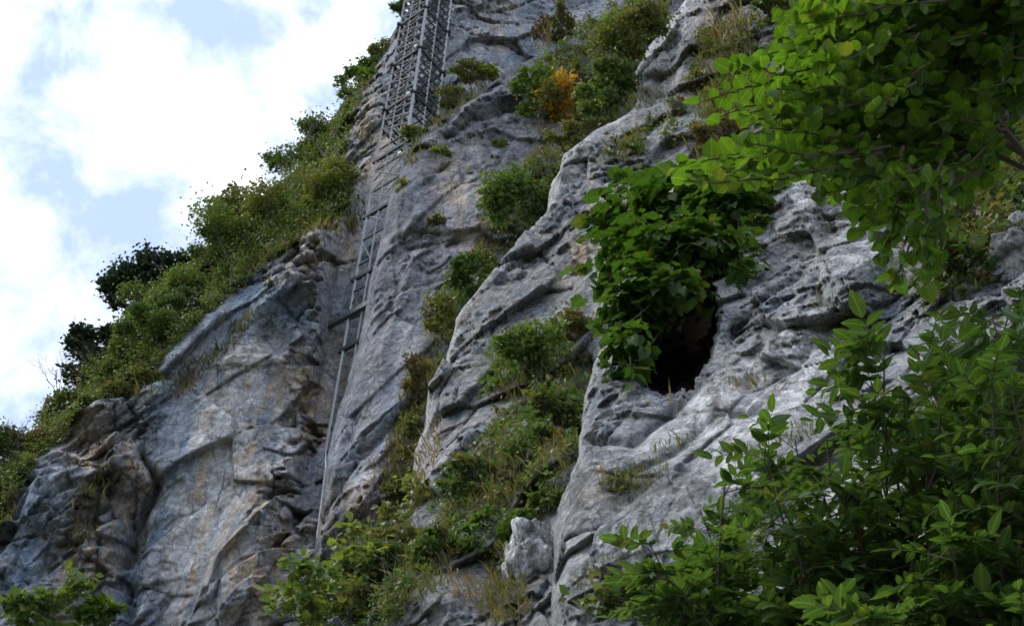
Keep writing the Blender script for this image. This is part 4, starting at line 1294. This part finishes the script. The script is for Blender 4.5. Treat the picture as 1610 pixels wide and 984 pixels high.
# ---- low scrub that covers the ground between the single bushes
def scrub(name, label, layer, poly, n, leaf_px, mats, h_px, keep=.0, kind='far'):
    poly = list(poly)
    xs_, ys_ = [q[0] for q in poly], [q[1] for q in poly]
    px = RNG.uniform(min(xs_), max(xs_), n * 4)
    py = RNG.uniform(min(ys_), max(ys_), n * 4)
    k = in_poly(px, py, poly)
    px, py = px[k][:n], py[k][:n]
    q = np.stack([px / 28, py / 28, np.full(len(px), 4.4)], 1)
    f = fbm(q, 3, 77)
    k = f > keep - .15
    px, py, f = px[k], py[k], f[k]
    base = layer.surf(px, py)
    m = layer.dist(px, py) / FPX
    per = 26
    N_ = len(px) * per
    hh = np.repeat(h_px * m * np.clip(.5 + 1.6 * f, .15, 1.4), per)
    u = RNG.normal(size=(N_, 3))
    b = np.repeat(base, per, 0) + u * (hh * .35)[:, None] + (layer.n * .5 + UP * .6) * (hh * RNG.uniform(0, 1, N_))[:, None]
    nr = unit(UP * .7 + rdir(N_) + layer.n * .3)
    ax = unit(rdir(N_) + UP * .3)
    sz = RNG.lognormal(0, .25, N_) * leaf_px * np.repeat(m, per)
    pick = np.repeat(RNG.choice(len(mats), len(px), p=[w_ for _, w_ in mats]), per)
    VV, FF, mi, o = [], [], [], 0
    V, F = leaves(kind, b, nr, ax, sz)
    ob = mesh_obj(name, V, F, [M[m_] for m_, _ in mats])
    nf = [len(TPL[kind][1][0])]
    ob.data.polygons.foreach_set('material_index', np.repeat(pick, len(TPL[kind][1][0])).astype(np.int32))
    tag(ob, label, None, None, 'stuff')


scrub('undergrowth', 'green and olive scrub covering the shoulder above the left cliff', A,
      [(-60, 880), (0, 840), (25, 790), (80, 720), (150, 650), (230, 610), (300, 535), (350, 480), (420, 420), (490, 375), (555, 335), (540, 250), (558, 180), (598, 95), (635, 35), (650, 10), (615, 70), (575, 130), (530, 190), (470, 270), (400, 335), (330, 385), (250, 460), (180, 540), (110, 635), (50, 700), (0, 745), (-60, 790)],
      6000, 4.4, [('green', .3), ('mid_green', .3), ('olive', .4)], 30, -.15)
scrub('gully_undergrowth', 'olive scrub filling the gully between slab and ridge', SL,
      [(690, 560), (720, 440), (770, 360), (800, 280), (880, 220), (830, 110), (900, 60), (960, 10), (1060, 0), (1020, 140), (930, 230), (870, 330), (800, 420), (720, 510), (690, 640), (650, 740), (640, 840), (600, 830), (640, 640)],
      1500, 5.5, [('green', .3), ('mid_green', .2), ('olive', .45), ('rust', .05)], 18, .05)
scrub('ridge_undergrowth', 'green scrub covering the lower gully of the ridge', B,
      [(660, 790), (700, 800), (760, 730), (790, 620), (770, 560), (830, 520), (930, 510), (930, 600), (910, 700), (880, 800), (850, 830), (790, 900), (700, 890), (640, 960), (600, 1010), (440, 1010), (560, 850)],
      620, 8, [('green', .35), ('mid_green', .35), ('olive', .25), ('rust', .05)], 26, .1)
scrub('ridge_moss_plants', 'small plants spread over the upper ridge slope below the hazel', B,
      [(1100, 60), (1200, 20), (1270, 0), (1300, 100), (1240, 260), (1100, 260), (1080, 180), (1060, 240), (960, 260), (960, 220), (1080, 160)],
      500, 7, [('olive', .6), ('mid_green', .3), ('rust', .1)], 16, .05)
scrub('bank_undergrowth', 'dark plants covering the shadowed bank at the right', Cc,
      [(1400, 215), (1610, 110), (1800, 60), (1800, 320), (1610, 330), (1560, 400), (1540, 470), (1450, 480), (1430, 380), (1480, 300)],
      420, 13, [('mid_green', .6), ('olive', .3), ('rust', .1)], 40, .0)

# ---- boulders
def boulder(label, x, y, rx, ry, d, mat, group=None, seed=1, flat=.8):
    m = d / FPX
    cen = P(np.array(float(x)), np.array(float(y)), np.array(float(d)))
    nu, nv = 72, 44
    th, ph = np.meshgrid(np.linspace(0, 2 * math.pi, nu, endpoint=False), np.linspace(0, math.pi, nv))
    dv = np.stack([np.sin(ph) * np.cos(th), np.sin(ph) * np.sin(th), np.cos(ph)], -1).reshape(-1, 3)
    r = 1 + .22 * fbm(dv * 1.4 + seed * 9, 3, seed)
    f, c = facets(dv * 1.6 + seed * 5, seed + 3)
    r = r + .30 * f - .10 * np.exp(-c * 12) + .05 * fbm(dv * 6, 4, seed + 2)
    V = cen + (dv * r[:, None])[:, 0:1] * rx * m * _R + (dv * r[:, None])[:, 1:2] * ry * m * flat * _F + (dv * r[:, None])[:, 2:] * ry * m * _U
    i = np.arange(nu * nv).reshape(nv, nu)
    F = np.stack([i[:-1], i[1:], np.roll(i[1:], -1, 1), np.roll(i[:-1], -1, 1)], -1).reshape(-1, 4)
    at = np.tile(np.array([.05, .05, .95, 0.0]), (len(V), 1))
    o = mesh_obj('boulder', V, [F], mat, None, True, at)
    return tag(o, label, 'boulder', group)


boulder('pale boulder at the right edge, the lower and larger of two', 1592, 398, 36, 36, Cc.dist(1590, 395) - .06, M['near'], 'pale boulders on the right bank', 3)
boulder('small pale boulder at the right edge, on top of the larger one', 1603, 352, 18, 18, Cc.dist(1600, 352) - .04, M['near'], 'pale boulders on the right bank', 5)
boulder('mottled grey rock block at the bottom left of the near rock face', 833, 884, 44, 68, B.dist(833, 890) + .25, M['near'], None, 8)

# ------------------------------------------------------------------ ivy bush over the hollow
def ivy():
    base = Cc.surf(1165, 400)
    r = empty('ivy_bush', base, 'dense dark green ivy bush overhanging the dark hollow in the rock', 'bush')
    pos, nrm, axis, size = [], [], [], []
    mb = MB()
    lobes = [(1080, 330, 95, 46, .55), (1010, 340, 58, 52, .62), (1150, 340, 66, 50, .35), (1000, 420, 52, 70, .6), (1060, 410, 72, 64, .72), (1105, 405, 56, 48, .6), (985, 500, 30, 64, .45), (985, 555, 24, 44, .4),
             (1060, 300, 60, 26, .45), (1180, 310, 46, 30, .3), (1005, 470, 34, 60, .62), (1060, 455, 34, 30, .75)]
    for (x, y, rx, ry, out) in lobes:
        d = Cc.depth(np.array(float(x)), np.array(float(y))) - out
        m = d / FPX
        cen = P(np.array(float(x)), np.array(float(y)), d)
        n = int(18 * math.pi * rx * ry / 420)
        dv = rdir(n)
        rr = RNG.uniform(.45, 1, n) ** .6
        p = cen + (dv * rr[:, None])[:, 0:1] * rx * m * _R + (dv * rr[:, None])[:, 1:2] * ry * m * _U - (dv * rr[:, None])[:, 2:] * .8 * min(rx, ry) * m * _F
        ow = unit((dv[:, 0:1] * _R + dv[:, 1:2] * _U - dv[:, 2:] * _F))
        pos.append(p)
        nrm.append(unit(ow * .7 + UP * .7 + rdir(n) * .45))
        axis.append(unit(-UP * .9 + ow * .5 + rdir(n) * .5))
        size.append(np.clip(RNG.lognormal(-.05, .28, n), .5, 1.4) * 18.5 * m)
        pos[-1] = pos[-1] + RNG.normal(size=(n, 3)) * 11 * m
        for _ in range(2):
            mb.tube(wob(base, cen + rdir(1)[0] * rx * m * .3, 6, .06), np.linspace(.009, .003, 6), 5)
    # free sprigs on the left
    for (x0, y0, x1, y1) in [(985, 330, 940, 300), (975, 400, 905, 430), (975, 430, 925, 460), (965, 360, 925, 355), (980, 480, 945, 520), (985, 540, 955, 575), (1000, 310, 975, 285), (990, 560, 1000, 600), (1160, 345, 1195, 350), (1080, 330, 1090, 325)]:
        d = Cc.depth(np.array(float(x0)), np.array(float(y0))) - .62
        m = d / FPX
        a = P(np.array(float(x0)), np.array(float(y0)), d)
        b = P(np.array(float(x1)), np.array(float(y1)), d - .05)
        pts = wob(a, b, 6, .05)
        mb.tube(pts, np.linspace(.006, .003, 6), 4)
        n = 8
        t = np.linspace(.2, 1, n)
        q = a + (b - a) * t[:, None] + RNG.normal(size=(n, 3)) * 7 * m
        pos.append(q)
        nrm.append(unit(UP * .8 - _F * .4 + rdir(n) * .4))
        axis.append(unit((b - a) / np.linalg.norm(b - a) - UP * .4 + rdir(n) * .6))
        size.append(RNG.uniform(.8, 1.15, n) * 27 * m)
    for k in range(46):
        an = RNG.uniform(0, 2 * math.pi)
        x0, y0 = 1062 + 108 * math.cos(an), 370 + 82 * math.sin(an)
        if y0 > 425 and x0 > 1010:
            continue
        d = Cc.depth(np.array(x0), np.array(y0)) - RNG.uniform(.35, .8)
        m = d / FPX
        a = P(np.array(x0), np.array(y0), d)
        b = P(np.array(x0 + math.cos(an) * RNG.uniform(5, 42)), np.array(y0 + math.sin(an) * 20 + RNG.uniform(-6, 30)), d - .04)
        pts = wob(a, b, 6, .07)
        mb.tube(pts, np.linspace(.005, .002, 6), 4)
        n = 7
        q = a + (b - a) * np.linspace(.1, 1, n)[:, None] + RNG.normal(size=(n, 3)) * 7 * m
        pos.append(q)
        nrm.append(unit(UP * .8 - _F * .3 + rdir(n) * .5))
        axis.append(unit(unit(b - a) - UP * .5 + rdir(n) * .6))
        size.append(RNG.uniform(.55, 1.1, n) * 20 * m)
    V, F = leaves('lobed', np.concatenate(pos), np.concatenate(nrm), np.concatenate(axis), np.concatenate(size))
    mesh_obj('foliage', V, F, M['ivy'], r, True)
    mb.build('branches', M['bark'], r)


ivy()


# ------------------------------------------------------------------ overhanging hazel, top right
def hazel():
    root = np.array([4.1, 2.6, 0.0])
    r = empty('hazel_tree', root, 'overhanging hazel tree with bright rounded leaves reaching in at the upper right', 'tree')
    tb = MB()
    crotch = P(np.array(1900.), np.array(520.), np.array(3.9))
    trunk = wob(root, crotch, 6, .04)
    tb.tube(trunk, np.linspace(.09, .06, 6), 8)
    tb.build('trunk', M['bark'], r)
    mb = MB()
    pos, nrm, axis, size = [], [], [], []

    def spray(x0, y0, x1, y1, d0, d1, n, lp=36, jit=14, flat=1.0):
        a = P(np.array(float(x0)), np.array(float(y0)), np.array(float(d0)))
        b = P(np.array(float(x1)), np.array(float(y1)), np.array(float(d1)))
        pts = wob(a, b, 7, .05, -.02)
        mb.tube(pts, np.linspace(.006, .0022, 7), 4)
        m = d1 / FPX
        t = np.linspace(.12, 1.0, n)
        k = np.clip((t * 6).astype(int), 0, 5)
        fr = (t * 6 - k)[:, None]
        q = pts[k] * (1 - fr) + pts[np.minimum(k + 1, 6)] * fr
        tv = unit(b - a)
        sidev = unit(np.cross(tv, UP))
        sg = np.where(np.arange(n) % 2, 1, -1)[:, None]
        sg[-1] = 0
        ax = unit(tv * .55 + sidev * sg * .9 + RNG.normal(size=(n, 3)) * .25 - UP * .25)
        pos.append(q + RNG.normal(size=(n, 3)) * jit * .25 * m)
        nrm.append(unit(UP * flat + RNG.normal(size=(n, 3)) * .5))
        axis.append(ax)
        size.append(np.clip(RNG.lognormal(-.16, .26, n), .42, 1.25) * lp * d1 / FPX)

    # limbs
    limbs = [((1720, 420), (1560, 180), (1330, 120), 4.0), ((1740, 380), (1600, 20), (1380, -60), 4.2), ((1760, 330), (1540, 200), (1340, 215), 4.4), ((1760, 340), (1560, 240), (1450, 260), 4.6)]
    for p0, p1, p2, d in limbs:
        a = P(np.array(float(p0[0])), np.array(float(p0[1])), np.array(d))
        b = P(np.array(float(p1[0])), np.array(float(p1[1])), np.array(d + .1))
        c = P(np.array(float(p2[0])), np.array(float(p2[1])), np.array(d))
        pts = np.concatenate([wob(crotch, a, 4, .04), wob(a, b, 5, .03)[1:], wob(b, c, 5, .03)[1:]])
        mb.tube(pts, np.linspace(.022, .005, len(pts)), 6)
    # bright fringe on the left
    for (x0, y0, x1, y1, n) in [(1330, 120, 1105, 160, 11), (1340, 160, 1130, 185, 10), (1330, 200, 1140, 245, 10), (1350, 235, 1120, 268, 11), (1350, 250, 1075, 285, 12), (1340, 90, 1195, 105, 8), (1360, 60, 1230, 60, 8),
                                (1370, 30, 1255, 20, 8), (1390, 10, 1270, 50, 8), (1370, 140, 1220, 140, 9), (1380, 190, 1210, 205, 9), (1400, 60, 1280, 100, 8), (1380, 270, 1200, 262, 9), (1400, 230, 1260, 240, 8),
                                (1420, 100, 1300, 150, 8), (1430, -10, 1290, -10, 8), (1440, 40, 1340, 60, 7), (1440, 130, 1370, 180, 6), (1330, 215, 1060, 262, 11), (1330, 240, 1160, 225, 9)]:
        d = RNG.uniform(3.5, 4.1)
        spray(x0, y0, x1, y1, d + .1, d, n + 11, 25)
        for _ in range(2):
            ja, jb, jc, jd = RNG.normal(0, 22, 4)
            d = RNG.uniform(3.6, 4.4)
            spray(x0 + 30 + ja, y0 + jb - 10, x1 + 55 + jc, y1 + jd * .7, d + .1, d, n + 9, 24)
    # hanging sprays under it
    for (x0, y0, x1, y1, n) in [(1430, 260, 1330, 330, 6), (1440, 280, 1385, 400, 7), (1450, 300, 1410, 435, 8), (1470, 300, 1400, 360, 7), (1420, 250, 1300, 290, 6), (1480, 310, 1440, 400, 7), (1500, 280, 1440, 330, 7), (1460, 260, 1370, 300, 7), (1400, 260, 1340, 300, 5), (1460, 300, 1450, 440, 8), (1480, 250, 1480, 390, 8), (1420, 230, 1360, 360, 8), (1430, 280, 1400, 340, 7), (1380, 240, 1290, 310, 6), (1470, 330, 1400, 450, 8), (1450, 320, 1370, 410, 7), (1490, 330, 1465, 440, 8), (1440, 250, 1340, 350, 7), (1410, 300, 1385, 385, 6)]:
        d = RNG.uniform(3.4, 3.9)
        spray(x0, y0, x1, y1, d, d, n + 6, 26, 18, .45)
    # the shaded body of the crown, going on out of the picture above and to the right
    K = 2400
    for k in range(K):
        x, y = RNG.uniform(1340, 2050), RNG.uniform(-420, 330)
        if y > 325 - max(0, x - 1470) * .95 + 30 * math.sin(x / 40) or y > 200 + (x - 1340) * 1.2 or y < 40 - (x - 1330) * .8:
            continue
        d = RNG.uniform(3.9, 5.2)
        ang = RNG.uniform(2.6, 4.2)
        l = RNG.uniform(80, 150)
        spray(x, y, x + math.cos(ang) * l, y - math.sin(ang) * l * .6, d + .05, d, int(RNG.integers(12, 17)), 27, 22, .9)
    V, F = leaves('round', np.concatenate(pos), np.concatenate(nrm), np.concatenate(axis), np.concatenate(size))
    mesh_obj('crown', V, F, M['hazel'], r, True)
    mb.build('branches', M['bark'], r)


hazel()


# ------------------------------------------------------------------ pinnate shrubs, bottom right
def pinnate(label, stems, mat='ash', leaf_len=104, lp=28, nleaf=12, seed=0, name='ash_shrub'):
    """stems: (x0, y0, x1, y1, d): from below into the picture"""
    x0, y0, x1, y1, d = stems[0]
    g = P(np.array(float(x0)), np.array(float(y0)), np.array(float(d)))
    base = np.array([g[0] * 1.02, g[1] * 1.02, 0.0])
    r = empty(name, base, label, 'shrub', 'pinnate leaved shrubs in the foreground')
    mb = MB()
    pos, nrm, axis, size, stre = [], [], [], [], []
    for (x0, y0, x1, y1, d) in stems:
        a = P(np.array(float(x0)), np.array(float(y0)), np.array(d + .15))
        b = P(np.array(float(x1)), np.array(float(y1)), np.array(float(d)))
        st = np.concatenate([wob(base + RNG.normal(size=3) * [.08, .08, 0], a, 4, .03), wob(a, b, 7, .04)[1:]])
        mb.tube(st, np.linspace(.011, .0022, len(st)), 6)
        m = d / FPX
        up = st[4:]
        for k in range(int(nleaf * 2.4)):
            t = RNG.uniform(.1, 1)
            i = min(int(t * (len(up) - 1)), len(up) - 2)
            p = up[i] + (up[i + 1] - up[i]) * (t * (len(up) - 1) - i)
            ang = RNG.uniform(0, 2 * math.pi)
            out = unit(np.array([math.cos(ang), math.sin(ang), RNG.uniform(.0, .7)]))
            ll = leaf_len * m * RNG.uniform(.7, 1.15)
            n = 9
            tt = np.linspace(.3, 1, 5)
            rp = p + out * ll * np.linspace(0, 1, 6)[:, None] - UP * (np.linspace(0, 1, 6)[:, None] ** 2) * ll * RNG.uniform(.1, .45)
            mb.tube(rp, np.linspace(.0022, .001, 6), 3)
            tv = unit(rp[-1] - rp[0])
            sv = unit(np.cross(tv, UP))
            lsz = RNG.choice([.7, .9, 1.0, 1.15, 1.3])
            un = unit(np.cross(sv, tv) + RNG.normal(size=3) * .25)
            for q, f in enumerate(tt):
                c = rp[0] + (rp[-1] - rp[0]) * f - UP * 0
                j = int(round(f * 5))
                c = rp[j]
                for sg in ((1, -1) if q < 4 else (0,)):
                    ax = tv * (.55 if sg else 1) + sv * sg * .9 + RNG.normal(size=3) * .15
                    pos.append(c)
                    axis.append(unit(ax))
                    nrm.append(unit(un + RNG.normal(size=3) * .28))
                    size.append(lp * m * lsz * RNG.uniform(.75, 1.2) * (1 if sg else 1.15))
                    stre.append(RNG.uniform(.95, 1.45))
    V, F = leaves('lance', np.array(pos), np.array(nrm), np.array(axis), np.array(size), np.array(stre))
    mesh_obj('foliage', V, F, M[mat], r, True)
    mb.build('stems', M['bark'], r)


def fan(cx, cy, tips, d):
    return [(cx + RNG.uniform(-30, 30), cy, x, y, d + RNG.uniform(-.25, .25)) for x, y in tips]


pinnate('pinnate leaved shrub reaching furthest left at the bottom, beside the rock', fan(1150, 1060, [(1075, 880), (1100, 800), (1110, 910), (1140, 760), (1170, 860), (1080, 955), (1140, 965), (1030, 870), (1045, 905), (1020, 950)], 3.7), nleaf=9, leaf_len=80, lp=25)
pinnate('pinnate leaved shrub in the lower middle of the foreground thicket', fan(1300, 1080, [(1200, 720), (1230, 800), (1290, 760), (1260, 880), (1330, 850), (1200, 920), (1330, 950), (1250, 690)], 3.5), nleaf=10)
pinnate('tallest pinnate leaved shrub with its top against the grey rock', fan(1440, 1080, [(1390, 560), (1420, 620), (1360, 660), (1440, 700), (1340, 640), (1400, 780), (1460, 560), (1420, 860), (1300, 690), (1370, 600)], 3.4), nleaf=10)
pinnate('pinnate leaved shrub at the right edge with drooping dark leaves', fan(1590, 1080, [(1540, 560), (1590, 620), (1520, 650), (1570, 740), (1620, 700), (1500, 760), (1600, 850), (1540, 900), (1490, 860), (1640, 560), (1600, 560), (1560, 610), (1620, 640), (1540, 690), (1480, 640)], 3.1), nleaf=11)
pinnate('low pinnate leaved shrub in the bottom right corner, darkest of its kind', fan(1480, 1120, [(1420, 930), (1480, 900), (1550, 950), (1600, 930), (1380, 970), (1640, 980), (1500, 980), (1340, 980), (1280, 980)], 2.9), nleaf=10, lp=32)
pinnate('small pinnate leaved shrub tip at the right edge, topmost of the foreground thicket', fan(1640, 1000, [(1590, 480), (1620, 510), (1560, 495), (1640, 460), (1520, 520), (1490, 540), (1600, 540)], 3.6), mat='ash', nleaf=10)
